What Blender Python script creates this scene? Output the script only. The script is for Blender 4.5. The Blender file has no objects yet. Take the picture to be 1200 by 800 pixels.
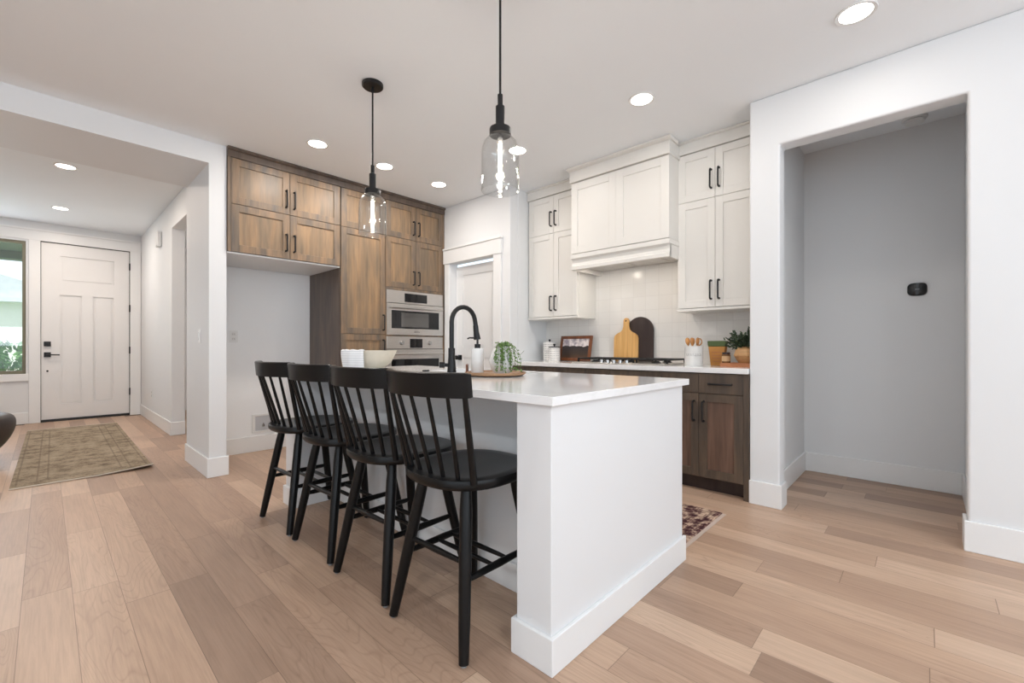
import bpy, bmesh, math, random
from mathutils import Vector, Matrix

# ------------------------------------------------------------------ camera, world, light, exposure
SC = bpy.context.scene
COL = SC.collection
F_PX = 514.3
YAW = math.radians(43.2614)          # view direction, counter-clockwise from +X
cam_d = bpy.data.cameras.new('camera')
cam_d.sensor_width = 36.0
cam_d.lens = 36.0 * F_PX / 1200.0
cam_d.shift_x = 0.0
cam_d.shift_y = 6.5 / 1200.0
cam_d.clip_start = 0.05
cam = bpy.data.objects.new('camera', cam_d)
COL.objects.link(cam)
cam.location = (0, 0, 1.075)
cam.rotation_euler = (math.pi / 2, 0, YAW - math.pi / 2)
SC.camera = cam
SC.view_settings.view_transform = 'Standard'
SC.view_settings.look = 'None'
SC.view_settings.gamma = 1.0
SC.view_settings.use_curve_mapping = False
SC.view_settings.exposure = 0.28

world = bpy.data.worlds.new('world'); SC.world = world
world.use_nodes = True
bg = world.node_tree.nodes['Background']
bg.inputs[0].default_value = (0.80, 0.90, 1.0, 1)
bg.inputs[1].default_value = 1.3

def area(name, loc, size, power, direction, color=(1, 1, 1), shape='RECTANGLE', spread=None):
    d = bpy.data.lights.new(name, 'AREA'); d.shape = shape; d.size = size[0]
    if shape in ('RECTANGLE', 'ELLIPSE'): d.size_y = size[1]
    d.energy = power; d.color = color
    if spread: d.spread = spread
    o = bpy.data.objects.new(name, d); COL.objects.link(o); o.location = loc
    o.rotation_euler = Vector(direction).to_track_quat('-Z', 'Y').to_euler()
    return o
# daylight through the windows of the living room behind the camera
DAY = (0.80, 0.90, 1.0)
area('window_daylight_back', (0.0, -3.95, 1.45), (4.6, 2.1), 125, (0, 1, 3.0), DAY)
area('window_daylight_left', (-3.25, -0.8, 1.45), (4.2, 2.1), 38, (1, 0, 3.0), DAY)
area('window_daylight_entry', (-0.75, 9.02, 1.6), (1.0, 1.8), 12, (0, -1, .3), DAY)

sun_d = bpy.data.lights.new('sun', 'SUN'); sun_d.energy = 3.2; sun_d.angle = .02; sun_d.color = (1, .97, .92)
sun_o = bpy.data.objects.new('sun', sun_d); COL.objects.link(sun_o)
sun_o.rotation_euler = Vector((.12, .45, -1)).to_track_quat('-Z', 'Y').to_euler()
# unseen fill lamps added behind and left of the camera
for _p in ((-1.5, 3.2), (-1.5, 1.2), (-1.5, -.9), (.2, -1.2), (.2, -2.8), (1.9, -2.8)):
    area('living_room_fill', (_p[0], _p[1], 2.74), (.16, .16), 10.5, (0, 0, -1), (.90, .96, 1), 'DISK')

area('side_room_fill', (1.9, 7.0, 2.70), (.3, .3), 14, (0, 0, -1), (1, .93, .86), 'DISK')  # unseen lamp added to brighten the view into the side room
# ------------------------------------------------------------------ constants
ZC = 2.765
# ------------------------------------------------------------------ materials
def srgb(r, g, b):
    f = lambda c: c / 12.92 if c <= .04045 else ((c + .055) / 1.055) ** 2.4
    return (f(r / 255), f(g / 255), f(b / 255), 1)

class N:
    def __init__(s, name):
        s.m = bpy.data.materials.new(name); s.m.use_nodes = True
        s.t = s.m.node_tree; s.n = s.t.nodes; s.l = s.t.links
        s.b = s.n['Principled BSDF']; s.out = s.n['Material Output']
    def add(s, typ, **k):
        n = s.n.new(typ)
        for a, v in k.items(): setattr(n, a, v)
        return n
    def ln(s, a, b): s.l.new(a, b)
    def val(s, sock, v):
        if hasattr(v, 'is_output') or isinstance(v, bpy.types.NodeSocket): s.ln(v, sock)
        else: sock.default_value = v
    def math(s, op, a, b=None, c=None):
        n = s.add('ShaderNodeMath', operation=op)
        s.val(n.inputs[0], a)
        if b is not None: s.val(n.inputs[1], b)
        if c is not None: s.val(n.inputs[2], c)
        return n.outputs[0]
    def mix(s, fac, a, b, mode='MIX'):
        n = s.add('ShaderNodeMix', data_type='RGBA', blend_type=mode)
        s.val(n.inputs[0], fac); s.val(n.inputs[6], a); s.val(n.inputs[7], b)
        return n.outputs[2]
    def coord(s, which='Object', scale=(1, 1, 1), rot=(0, 0, 0), loc=(0, 0, 0)):
        c = s.add('ShaderNodeTexCoord'); m = s.add('ShaderNodeMapping')
        m.inputs['Scale'].default_value = scale; m.inputs['Rotation'].default_value = rot; m.inputs['Location'].default_value = loc
        s.ln(c.outputs[which], m.inputs[0]); return m.outputs[0]
    def noise(s, vec, scale, detail=3, rough=.5, dist=0):
        n = s.add('ShaderNodeTexNoise'); s.ln(vec, n.inputs['Vector'])
        n.inputs['Scale'].default_value = scale; n.inputs['Detail'].default_value = detail
        n.inputs['Roughness'].default_value = rough; n.inputs['Distortion'].default_value = dist
        return n.outputs[0]
    def ramp(s, fac, stops):
        n = s.add('ShaderNodeValToRGB'); s.ln(fac, n.inputs[0])
        e = n.color_ramp.elements
        while len(e) < len(stops): e.new(.5)
        for i, (p, c) in enumerate(stops): e[i].position = p; e[i].color = c
        return n.outputs[0]
    def bump(s, h, strength=.1, dist=.002):
        n = s.add('ShaderNodeBump'); n.inputs['Strength'].default_value = strength
        n.inputs['Distance'].default_value = dist; s.ln(h, n.inputs['Height'])
        s.ln(n.outputs[0], s.b.inputs['Normal'])
    def base(s, c, rough=.5, metal=0.0, spec=None):
        s.val(s.b.inputs['Base Color'], c); s.val(s.b.inputs['Roughness'], rough)
        s.b.inputs['Metallic'].default_value = metal
        if spec is not None: s.b.inputs['Specular IOR Level'].default_value = spec
        return s

def plain(name, c, rough=.5, metal=0.0, var=.03, nscale=8, spec=None, bump=0, bscale=200):
    n = N(name)
    v = n.coord()
    f = n.noise(v, nscale, 2)
    a = tuple(min(1, x * (1 + var)) for x in c[:3]) + (1,)
    b = tuple(x * (1 - var) for x in c[:3]) + (1,)
    n.base(n.mix(f, b, a), rough, metal, spec)
    if bump: n.bump(n.noise(v, bscale, 2), bump, .001)
    return n.m

M = {}
M['wall'] = plain('wall_paint', (.80, .806, .81), .55, var=.012, nscale=2, spec=.3, bump=.05, bscale=120)
M['niche'] = plain('niche_paint_lit', (.90, .905, .91), .5, var=.01, nscale=2)  # wall paint lightened; light missing in the niche is put into its colour
M['ceiling'] = plain('ceiling_paint', (.90, .925, .945), .7, var=.012, nscale=2, spec=.2, bump=.06, bscale=150)
M['trim'] = plain('trim_paint', (.86, .858, .85), .35, var=.01, nscale=3)
M['island_paint'] = plain('island_paint', (.80, .802, .805), .4, var=.01, nscale=3)
M['cabinet_white'] = plain('cabinet_white', (.79, .765, .72), .38, var=.012, nscale=4)
M['black_metal'] = plain('black_metal', (.012, .012, .013), .38, .3, var=.2)
M['black_plastic'] = plain('black_plastic', (.01, .01, .011), .3, var=.1)
M['black_paint'] = plain('black_stool_paint', (.0045, .0044, .0045), .30, var=.15, nscale=30, spec=.27)
M['steel'] = None
M['white_ceramic'] = plain('white_ceramic', (.80, .79, .77), .25, var=.02)
M['white_plastic'] = plain('white_plastic', (.82, .82, .81), .4, var=.01)
M['outlet_grey'] = plain('slot_grey', (.25, .25, .25), .5)
M['door_paint'] = plain('entry_door_paint', (.83, .815, .80), .35, var=.01)
M['dark_gap'] = plain('dark_recess', (.02, .017, .015), .8)
M['chrome'] = plain('chrome', (.50, .49, .48), .22, 1.0, var=.01)
M['green_leaf'] = plain('green_leaf', srgb(92, 140, 66), .5, var=.35, nscale=60)
M['pale_leaf'] = plain('trailing_leaf', srgb(104, 138, 66), .5, var=.35, nscale=90)
M['dark_leaf'] = plain('dark_leaf', srgb(48, 66, 44), .5, var=.4, nscale=60)
M['stem'] = plain('stem', srgb(90, 105, 60), .6)
M['linen'] = plain('cream_linen', srgb(214, 206, 190), .9, var=.06, nscale=30, bump=.3)
M['leather'] = plain('brown_leather', srgb(52, 42, 38), .45, var=.25, nscale=12, bump=.2, bscale=80)
M['concrete'] = plain('porch_concrete', srgb(190, 186, 180), .8, var=.08)
M['stucco'] = plain('neighbour_stucco', srgb(235, 232, 226), .9, var=.04, bump=.3)
M['roof_grey'] = plain('roof_shingle', srgb(206, 210, 216), .9, var=.15)
M['soffit_grey'] = plain('porch_soffit', srgb(150, 158, 150), .7)
M['green_ground'] = plain('lawn', srgb(120, 150, 90), .9, var=.3, nscale=30)

def steel():
    n = N('brushed_steel'); v = n.coord(scale=(2, 2, 160)); f = n.noise(v, 6, 3)
    n.base(n.ramp(f, [(.2, (.50, .48, .46, 1)), (.8, (.66, .63, .60, 1))]), .30, 1.0); return n.m
M['steel'] = steel()
def blackglass():
    n = N('black_glass'); n.base((.006, .006, .007, 1), .06); return n.m
M['black_glass'] = blackglass()
def thin_glass(name, tint=(1, 1, 1, 1), ior=1.45, extra=0.0):
    n = N(name); n.n.remove(n.b)
    tr = n.add('ShaderNodeBsdfTransparent'); tr.inputs[0].default_value = tint
    gl = n.add('ShaderNodeBsdfGlossy'); gl.inputs['Roughness'].default_value = .02
    lw = n.add('ShaderNodeLayerWeight'); lw.inputs[0].default_value = .5
    fr = n.math('MULTIPLY_ADD', n.math('POWER', lw.outputs['Facing'], 4.0), ior - .9, .06)
    mx = n.add('ShaderNodeMixShader')
    n.ln(fr, mx.inputs[0])
    n.ln(tr.outputs[0], mx.inputs[1]); n.ln(gl.outputs[0], mx.inputs[2]); n.ln(mx.outputs[0], n.out.inputs[0])
    return n.m
M['glass'] = thin_glass('clear_glass', (.955, .96, .96, 1), 1.5)
M['pane'] = thin_glass('window_glass', (.97, .985, .98, 1), 1.3)
def emis(name, c, s):
    n = N(name); n.base((.8, .8, .8, 1), .5); n.b.inputs['Emission Color'].default_value = c; n.b.inputs['Emission Strength'].default_value = s; return n.m
M['downlight'] = emis('downlight_lens', (1, .93, .83, 1), 9.0)
M['filament'] = emis('lit_filament', (1, .92, .80, 1), 26.0)

def wood(name, cols, grain=(26, 26, 1.6), rough=.42, blot=1.6, gmix=.6, rot=(0, 0, 0), coord='Object', offs=True):
    n = N(name)
    v0 = n.coord(coord, rot=rot)
    oi = n.add('ShaderNodeObjectInfo')
    sv = n.add('ShaderNodeVectorMath', operation='MULTIPLY_ADD')
    cx = n.add('ShaderNodeCombineXYZ')
    r = n.math('MULTIPLY', oi.outputs['Random'], 37.0)
    for i in range(3): n.ln(r, cx.inputs[i])
    n.ln(v0, sv.inputs[0]); sv.inputs[1].default_value = (1, 1, 1); n.ln(cx.outputs[0], sv.inputs[2])
    v = sv.outputs[0]
    mp = n.add('ShaderNodeMapping'); mp.inputs['Scale'].default_value = grain; n.ln(v, mp.inputs[0])
    g = n.noise(mp.outputs[0], 1.6, 6, .6, .6)
    mp2 = n.add('ShaderNodeMapping'); mp2.inputs['Scale'].default_value = (grain[0] * .28, grain[1] * .28, grain[2] * .8); n.ln(v, mp2.inputs[0])
    b = n.noise(mp2.outputs[0], blot, 3, .55, .4)
    c1 = n.ramp(b, [(.30, cols[0]), (.52, cols[1]), (.72, cols[2])])
    c2 = n.ramp(g, [(.30, (.62, .60, .60, 1)), (.62, (1.0, 1.0, 1.0, 1))])
    n.base(n.mix(gmix, c1, n.mix(1.0, c1, c2, 'MULTIPLY')), rough)
    n.bump(g, .08, .001)
    return n.m
M['wood'] = wood('stained_alder', [srgb(102, 93, 84), srgb(128, 108, 88), srgb(152, 124, 96)], grain=(34, 34, 2.2))
M['wood_panel'] = wood('stained_alder_panel', [srgb(118, 102, 84), srgb(142, 118, 92), srgb(164, 132, 98)], grain=(30, 30, 1.6))
M['wood_side_shaded'] = wood('stained_alder_side_shaded', [srgb(80, 70, 64), srgb(98, 84, 74), srgb(112, 96, 82)], grain=(22, 22, 1.4))  # same alder, with the shade on the niche side put into darker colours
M['wood_base'] = wood('stained_alder_base', [srgb(78, 68, 60), srgb(94, 80, 68), srgb(110, 92, 76)], grain=(34, 34, 2.2))
M['wood_base_panel'] = wood('stained_alder_base_panel', [srgb(92, 72, 62), srgb(112, 86, 72), srgb(126, 98, 82)], grain=(50, 50, 1.6))
M['bamboo'] = wood('bamboo_board', [srgb(214, 160, 92), srgb(226, 176, 108), srgb(236, 190, 126)], grain=(30, 60, 1.2), rough=.5)
M['walnut'] = wood('dark_board', [srgb(48, 34, 32), srgb(58, 44, 40), srgb(68, 52, 46)], rough=.5)
M['frame_wood'] = wood('picture_frame_wood', [srgb(92, 52, 28), srgb(118, 66, 34), srgb(140, 82, 44)], rough=.4)
M['tray_wood'] = wood('tray_wood', [srgb(150, 112, 82), srgb(172, 132, 98), srgb(186, 146, 110)], grain=(20, 3, 20), rough=.5)
M['spoon_wood'] = wood('spoon_wood', [srgb(190, 128, 70), srgb(206, 146, 84), srgb(220, 162, 100)], rough=.5)
M['pot_wood'] = wood('turned_wood', [srgb(196, 146, 96), srgb(212, 164, 112), srgb(224, 178, 128)], grain=(6, 6, 18), rough=.5)

def quartz():
    n = N('white_quartz'); v = n.coord()
    w = n.noise(v, 1.3, 6, .6, 1.6)
    d = n.math('ABSOLUTE', n.math('SUBTRACT', w, .5))
    vein = n.ramp(d, [(.0, (1, 1, 1, 1)), (.03, (0, 0, 0, 1))])
    f = n.noise(v, 9, 3)
    c = n.mix(f, (.84, .835, .83, 1), (.89, .885, .88, 1))
    n.base(n.mix(n.math('MULTIPLY', vein, .12), c, (.55, .53, .50, 1)), .07); return n.m
M['quartz'] = quartz()

def floor_mat():
    n = N('light_oak_planks')
    c = n.add('ShaderNodeTexCoord'); sp = n.add('ShaderNodeSeparateXYZ'); n.ln(c.outputs['Object'], sp.inputs[0])
    W = .15
    x = n.math('DIVIDE', n.math('ADD', sp.outputs[0], 9.071), W)
    row = n.math('FLOOR', x); fx = n.math('FRACT', x)
    wn = n.add('ShaderNodeTexWhiteNoise', noise_dimensions='1D'); n.ln(row, wn.inputs['W'])
    y = n.math('DIVIDE', n.math('ADD', sp.outputs[1], n.math('MULTIPLY_ADD', wn.outputs[0], 9.0, 20.0)), 1.25)
    # uneven lengths
    y = n.math('ADD', y, n.math('MULTIPLY', n.math('SINE', n.math('MULTIPLY', y, 2.1)), .28))
    pid = n.math('FLOOR', y); fy = n.math('FRACT', y)
    cmb = n.add('ShaderNodeCombineXYZ'); n.ln(row, cmb.inputs[0]); n.ln(pid, cmb.inputs[1])
    w2 = n.add('ShaderNodeTexWhiteNoise', noise_dimensions='2D'); n.ln(cmb.outputs[0], w2.inputs['Vector'])
    r = w2.outputs[0]
    w3 = n.add('ShaderNodeSeparateColor'); n.ln(w2.outputs[1], w3.inputs[0])
    # grain coordinates shifted per plank
    g = n.add('ShaderNodeCombineXYZ')
    n.ln(n.math('MULTIPLY_ADD', r, 31.0, n.math('MULTIPLY', sp.outputs[0], 1.0)), g.inputs[0])
    n.ln(n.math('MULTIPLY_ADD', w3.outputs[1], 17.0, sp.outputs[1]), g.inputs[1])
    def mp(scale):
        m = n.add('ShaderNodeMapping'); m.inputs['Scale'].default_value = scale; n.ln(g.outputs[0], m.inputs[0]); return m.outputs[0]
    fine = n.noise(mp((60, 2.4, 1)), 1.5, 5, .65, .5)
    broad = n.noise(mp((7, .9, 1)), 1.3, 3, .5, .8)
    # cathedral figure: sine of a warped field, on some planks only
    fld = n.noise(mp((5.5, .75, 1)), 1.0, 2, .4, .5)
    cat = n.math('POWER', n.math('ABSOLUTE', n.math('SINE', n.math('MULTIPLY', fld, 95.0))), .7)
    has = n.math('GREATER_THAN', w3.outputs[2], .5)
    base = n.ramp(r, [(0.0, srgb(162, 134, 114)), (.28, srgb(180, 150, 128)), (.6, srgb(193, 162, 138)), (1.0, srgb(208, 179, 155))])
    tone = n.ramp(broad, [(.3, (.90, .88, .87, 1)), (.7, (1.04, 1.03, 1.02, 1))])
    col = n.mix(1.0, base, tone, 'MULTIPLY')
    ft = n.ramp(fine, [(.3, (.80, .78, .76, 1)), (.6, (1.02, 1.02, 1.02, 1))])
    col = n.mix(.75, col, n.mix(1.0, col, ft, 'MULTIPLY'))
    ct = n.ramp(cat, [(.0, (.78, .75, .74, 1)), (.6, (1.03, 1.03, 1.03, 1))])
    col = n.mix(n.math('MULTIPLY', has, .6), col, n.mix(1.0, col, ct, 'MULTIPLY'))
    e1 = n.math('LESS_THAN', fx, .013); e2 = n.math('LESS_THAN', fy, .0022)
    seam = n.math('MAXIMUM', e1, e2)
    col = n.mix(n.math('MULTIPLY', seam, .62), col, srgb(96, 74, 58))
    n.base(col, n.math('MULTIPLY_ADD', fine, .12, .33), spec=.4)
    n.bump(n.math('SUBTRACT', n.math('MULTIPLY', fine, .15), seam), .22, .001)
    return n.m
M['floor'] = floor_mat()

def tile_mat():
    n = N('white_backsplash_tile')
    c = n.add('ShaderNodeTexCoord'); sp = n.add('ShaderNodeSeparateXYZ'); n.ln(c.outputs['Object'], sp.inputs[0])
    cmb = n.add('ShaderNodeCombineXYZ'); n.ln(sp.outputs[1], cmb.inputs[0]); n.ln(sp.outputs[2], cmb.inputs[1])
    b = n.add('ShaderNodeTexBrick'); n.ln(cmb.outputs[0], b.inputs[0])
    b.offset = 0.0; b.offset_frequency = 1
    b.inputs['Scale'].default_value = 1; b.inputs['Brick Width'].default_value = .13; b.inputs['Row Height'].default_value = .13
    b.inputs['Mortar Size'].default_value = .0018; b.inputs['Mortar Smooth'].default_value = .4
    b.inputs['Color1'].default_value = (.78, .755, .72, 1); b.inputs['Color2'].default_value = (.82, .80, .77, 1); b.inputs['Mortar'].default_value = (.70, .68, .65, 1)
    n.base(b.outputs[0], .22)
    w = n.noise(c.outputs['Object'], 14, 2)
    n.bump(n.math('SUBTRACT', n.math('MULTIPLY', w, .5), b.outputs[1]), .25, .002)
    return n.m
M['tile'] = tile_mat()

def rug_mat(name, cols, border, size, k, contrast, shift=0.0):
    n = N(name); c = n.add('ShaderNodeTexCoord'); sp = n.add('ShaderNodeSeparateXYZ'); n.ln(c.outputs['Object'], sp.inputs[0])
    ax = n.math('ABSOLUTE', sp.outputs[0]); ay = n.math('ABSOLUTE', sp.outputs[1])
    cm = n.add('ShaderNodeCombineXYZ'); n.ln(ax, cm.inputs[0]); n.ln(ay, cm.inputs[1])
    v = n.add('ShaderNodeTexVoronoi'); n.ln(cm.outputs[0], v.inputs['Vector']); v.inputs['Scale'].default_value = k; v.distance = 'MANHATTAN'
    n1 = n.noise(c.outputs['Object'], k * 3.2, 4, .7, .4)
    mp = n.add('ShaderNodeMapping'); mp.inputs['Scale'].default_value = (4, 60, 1); n.ln(c.outputs['Object'], mp.inputs[0])
    n2 = n.noise(mp.outputs[0], 2.2, 4, .7)
    n3 = n.noise(c.outputs['Object'], k * 9, 3, .8)
    mixv = n.math('ADD', n.math('MULTIPLY', n.math('SUBTRACT', v.outputs[0], .5), contrast), n.math('ADD', n.math('ADD', n.math('MULTIPLY', n1, .35), n.math('MULTIPLY', n2, .35)), n.math('MULTIPLY', n3, .3)))
    col = n.ramp(mixv, [(.42 + shift, cols[0]), (.50 + shift, cols[1]), (.60 + shift, cols[2])])
    # border lines
    dx = n.math('SUBTRACT', size[0] / 2, ax); dy = n.math('SUBTRACT', size[1] / 2, ay)
    d = n.math('MINIMUM', dx, dy)
    for p, wd in border:
        m = n.math('LESS_THAN', n.math('ABSOLUTE', n.math('SUBTRACT', d, p)), wd)
        col = n.mix(n.math('MULTIPLY', m, n.math('MULTIPLY', n1, .9)), col, cols[0])
    n.base(col, .95, spec=.1); n.bump(n2, .4, .003)
    return n.m
M['rug_entry'] = rug_mat('faded_olive_rug', [srgb(112, 98, 84), srgb(144, 128, 108), srgb(172, 156, 134)], [(.14, .006), (.20, .006), (.03, .006)], (.85, 3.3), 9, .12)
M['rug_kitchen'] = rug_mat('burgundy_rug', [srgb(58, 32, 38), srgb(104, 72, 70), srgb(202, 176, 154)], [(.05, .008), (.13, .008)], (.65, 1.9), 22, .20, .035)
M['rug_edge'] = plain('rug_binding', srgb(206, 194, 178), .9, var=.1)
M['fringe'] = plain('rug_fringe', srgb(216, 196, 182), .9, var=.1)

def striped():
    n = N('striped_towel'); c = n.add('ShaderNodeTexCoord'); sp = n.add('ShaderNodeSeparateXYZ'); n.ln(c.outputs['Object'], sp.inputs[0])
    f = n.math('FRACT', n.math('MULTIPLY', sp.outputs[2], 62.0)); s = n.math('LESS_THAN', f, .22)
    n.base(n.mix(n.math('MULTIPLY', s, .5), (.82, .82, .83, 1), (.45, .47, .50, 1)), .9)
    n.bump(n.noise(c.outputs['Object'], 120, 2), .3, .002); return n.m
M['towel'] = striped()
def beads():
    n = N('dotted_ceramic'); c = n.add('ShaderNodeTexCoord'); sp = n.add('ShaderNodeSeparateXYZ'); n.ln(c.outputs['Object'], sp.inputs[0])
    a = n.math('ARCTAN2', sp.outputs[1], sp.outputs[0])
    f = n.math('SUBTRACT', n.math('FRACT', n.math('MULTIPLY', sp.outputs[2], 42.0)), .5)
    g = n.math('SUBTRACT', n.math('FRACT', n.math('MULTIPLY', a, 5.0)), .5)
    d = n.math('ADD', n.math('POWER', n.math('MULTIPLY', f, 1.0), 2), n.math('POWER', g, 2))
    s = n.math('LESS_THAN', d, .035)
    n.base(n.mix(n.math('MULTIPLY', s, .8), (.80, .78, .75, 1), (.10, .09, .09, 1)), .35); return n.m
M['dots'] = beads()
def landscape():
    n = N('landscape_print'); c = n.add('ShaderNodeTexCoord'); sp = n.add('ShaderNodeSeparateXYZ'); n.ln(c.outputs['Object'], sp.inputs[0])
    nz = n.noise(c.outputs['Object'], 13, 4, .6)
    h = n.math('MULTIPLY_ADD', nz, .05, sp.outputs[2])       # 0.. .28
    cl = n.noise(c.outputs['Object'], 22, 4, .6, .4)
    sky = n.ramp(cl, [(.35, srgb(150, 140, 150)), (.6, srgb(232, 222, 220))])
    land = n.ramp(n.math('ADD', h, n.math('MULTIPLY', cl, .06)), [(.05, srgb(96, 62, 36)), (.13, srgb(60, 46, 38)), (.20, srgb(44, 36, 38))])
    n.base(n.mix(n.math('GREATER_THAN', h, .185), land, sky), .35); return n.m
M['print'] = landscape()
M['brown_text'] = plain('grey_lettering', srgb(120, 118, 116), .6)
M['dark_text'] = plain('dark_lettering', srgb(60, 56, 54), .5)
M['ochre'] = plain('ochre_paper', srgb(196, 138, 70), .6, var=.1, nscale=20)
M['green_band'] = plain('green_band', srgb(86, 104, 60), .6, var=.1)
M['book_red'] = plain('rust_cover', srgb(184, 120, 80), .6, var=.12, nscale=30)
M['paper'] = plain('paper', srgb(226, 216, 198), .8)
M['amber'] = plain('amber_jar', srgb(120, 84, 52), .15, var=.1)
M['label_tan'] = plain('tan_label', srgb(196, 160, 118), .6)
M['sink_white'] = plain('sink_ceramic', (.78, .78, .77), .2)

# ------------------------------------------------------------------ mesh helpers
class MB:
    def __init__(s): s.bm = bmesh.new()
    def box(s, x0, x1, y0, y1, z0, z1):
        v = [s.bm.verts.new(p) for p in ((x0,y0,z0),(x1,y0,z0),(x1,y1,z0),(x0,y1,z0),(x0,y0,z1),(x1,y0,z1),(x1,y1,z1),(x0,y1,z1))]
        for f in ((0,3,2,1),(4,5,6,7),(0,1,5,4),(1,2,6,5),(2,3,7,6),(3,0,4,7)): s.bm.faces.new([v[i] for i in f])
        return s
    def fbox(s, O, u, v, n, u0, u1, v0, v1, n0, n1):
        O, u, v, n = Vector(O), Vector(u), Vector(v), Vector(n)
        P = lambda a, b, c: s.bm.verts.new(O + u * a + v * b + n * c)
        q = [P(u0,v0,n0),P(u1,v0,n0),P(u1,v1,n0),P(u0,v1,n0),P(u0,v0,n1),P(u1,v0,n1),P(u1,v1,n1),P(u0,v1,n1)]
        for f in ((0,3,2,1),(4,5,6,7),(0,1,5,4),(1,2,6,5),(2,3,7,6),(3,0,4,7)): s.bm.faces.new([q[i] for i in f])
        return s
    def prism(s, pts, axis, a, b):
        """pts: 2-D outline; extruded along axis from a to b"""
        def P(p, h):
            if axis == 'x': return (h, p[0], p[1])
            if axis == 'y': return (p[0], h, p[1])
            return (p[0], p[1], h)
        A = [s.bm.verts.new(P(p, a)) for p in pts]; B = [s.bm.verts.new(P(p, b)) for p in pts]
        s.bm.faces.new(A); s.bm.faces.new(B[::-1])
        for i in range(len(pts)):
            j = (i + 1) % len(pts); s.bm.faces.new((A[i], B[i], B[j], A[j]))
        return s
    def lathe(s, prof, c=(0, 0, 0), seg=32, axis='z', closed=False, sx=1, sy=1):
        rings = []
        for r, z in prof:
            ring = []
            if r < 1e-6:
                ring = [s.bm.verts.new(s._ax((0, 0, z), c, axis))]
            else:
                for i in range(seg):
                    t = 2 * math.pi * i / seg
                    ring.append(s.bm.verts.new(s._ax((r * math.cos(t) * sx, r * math.sin(t) * sy, z), c, axis)))
            rings.append(ring)
        pairs = list(zip(rings, rings[1:]))
        if closed: pairs.append((rings[-1], rings[0]))
        for A, B in pairs:
            if len(A) == 1 and len(B) == 1: continue
            for i in range(seg):
                j = (i + 1) % seg
                if len(A) == 1: s.bm.faces.new((A[0], B[j], B[i]))
                elif len(B) == 1: s.bm.faces.new((A[i], A[j], B[0]))
                else: s.bm.faces.new((A[i], A[j], B[j], B[i]))
        return s
    @staticmethod
    def _ax(p, c, axis):
        x, y, z = p
        if axis == 'x': x, y, z = z, x, y
        elif axis == 'y': x, y, z = x, z, y
        return (x + c[0], y + c[1], z + c[2])
    def tube(s, pts, r, seg=10, caps=True):
        pts = [Vector(p) for p in pts]
        rs = r if isinstance(r, (list, tuple)) else [r] * len(pts)
        rings = []; up = None
        for i, p in enumerate(pts):
            d = (pts[min(i + 1, len(pts) - 1)] - pts[max(i - 1, 0)]).normalized()
            if up is None: up = Vector((0, 0, 1)) if abs(d.z) < .9 else Vector((1, 0, 0))
            a = d.cross(up).normalized(); b = a.cross(d).normalized(); up = b
            rings.append([s.bm.verts.new(p + (a * math.cos(2*math.pi*k/seg) + b * math.sin(2*math.pi*k/seg)) * rs[i]) for k in range(seg)])
        for A, B in zip(rings, rings[1:]):
            for k in range(seg):
                j = (k + 1) % seg; s.bm.faces.new((A[k], A[j], B[j], B[k]))
        if caps: s.bm.faces.new(rings[0][::-1]); s.bm.faces.new(rings[-1])
        return s
    def leaf(s, p, d, w, l, n=None):
        p = Vector(p); d = Vector(d).normalized()
        n = Vector(n) if n else Vector((random.uniform(-1, 1), random.uniform(-1, 1), random.uniform(-.2, 1)))
        a = d.cross(n)
        if a.length < 1e-3: a = d.cross(Vector((0, 1, .3)))
        a.normalize(); q = a.cross(d)
        pts = [p, p + d*l*.35 + a*w*.5 + q*w*.12, p + d*l*.75 + a*w*.36 + q*w*.08, p + d*l, p + d*l*.75 - a*w*.36 + q*w*.08, p + d*l*.35 - a*w*.5 + q*w*.12]
        m = s.bm.verts.new(p + d * l * .5)
        v = [s.bm.verts.new(x) for x in pts]
        for i in range(6): s.bm.faces.new((m, v[i], v[(i + 1) % 6]))
        return s
    def build(s, name, mat, parent=None, bevel=0, smooth=False, loc=None, seg=2, recalc=True):
        if recalc: bmesh.ops.recalc_face_normals(s.bm, faces=s.bm.faces)
        me = bpy.data.meshes.new(name); s.bm.to_mesh(me); s.bm.free()
        o = bpy.data.objects.new(name, me); COL.objects.link(o)
        me.materials.append(M[mat] if isinstance(mat, str) else mat)
        if smooth:
            for p in me.polygons: p.use_smooth = True
            try: me.set_sharp_from_angle(angle=math.radians(40))
            except Exception: pass
        if bevel:
            b = o.modifiers.new('bevel', 'BEVEL'); b.width = bevel; b.segments = seg; b.limit_method = 'ANGLE'; b.angle_limit = math.radians(40)
        if parent: o.parent = parent
        if loc: o.location = loc
        return o

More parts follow.
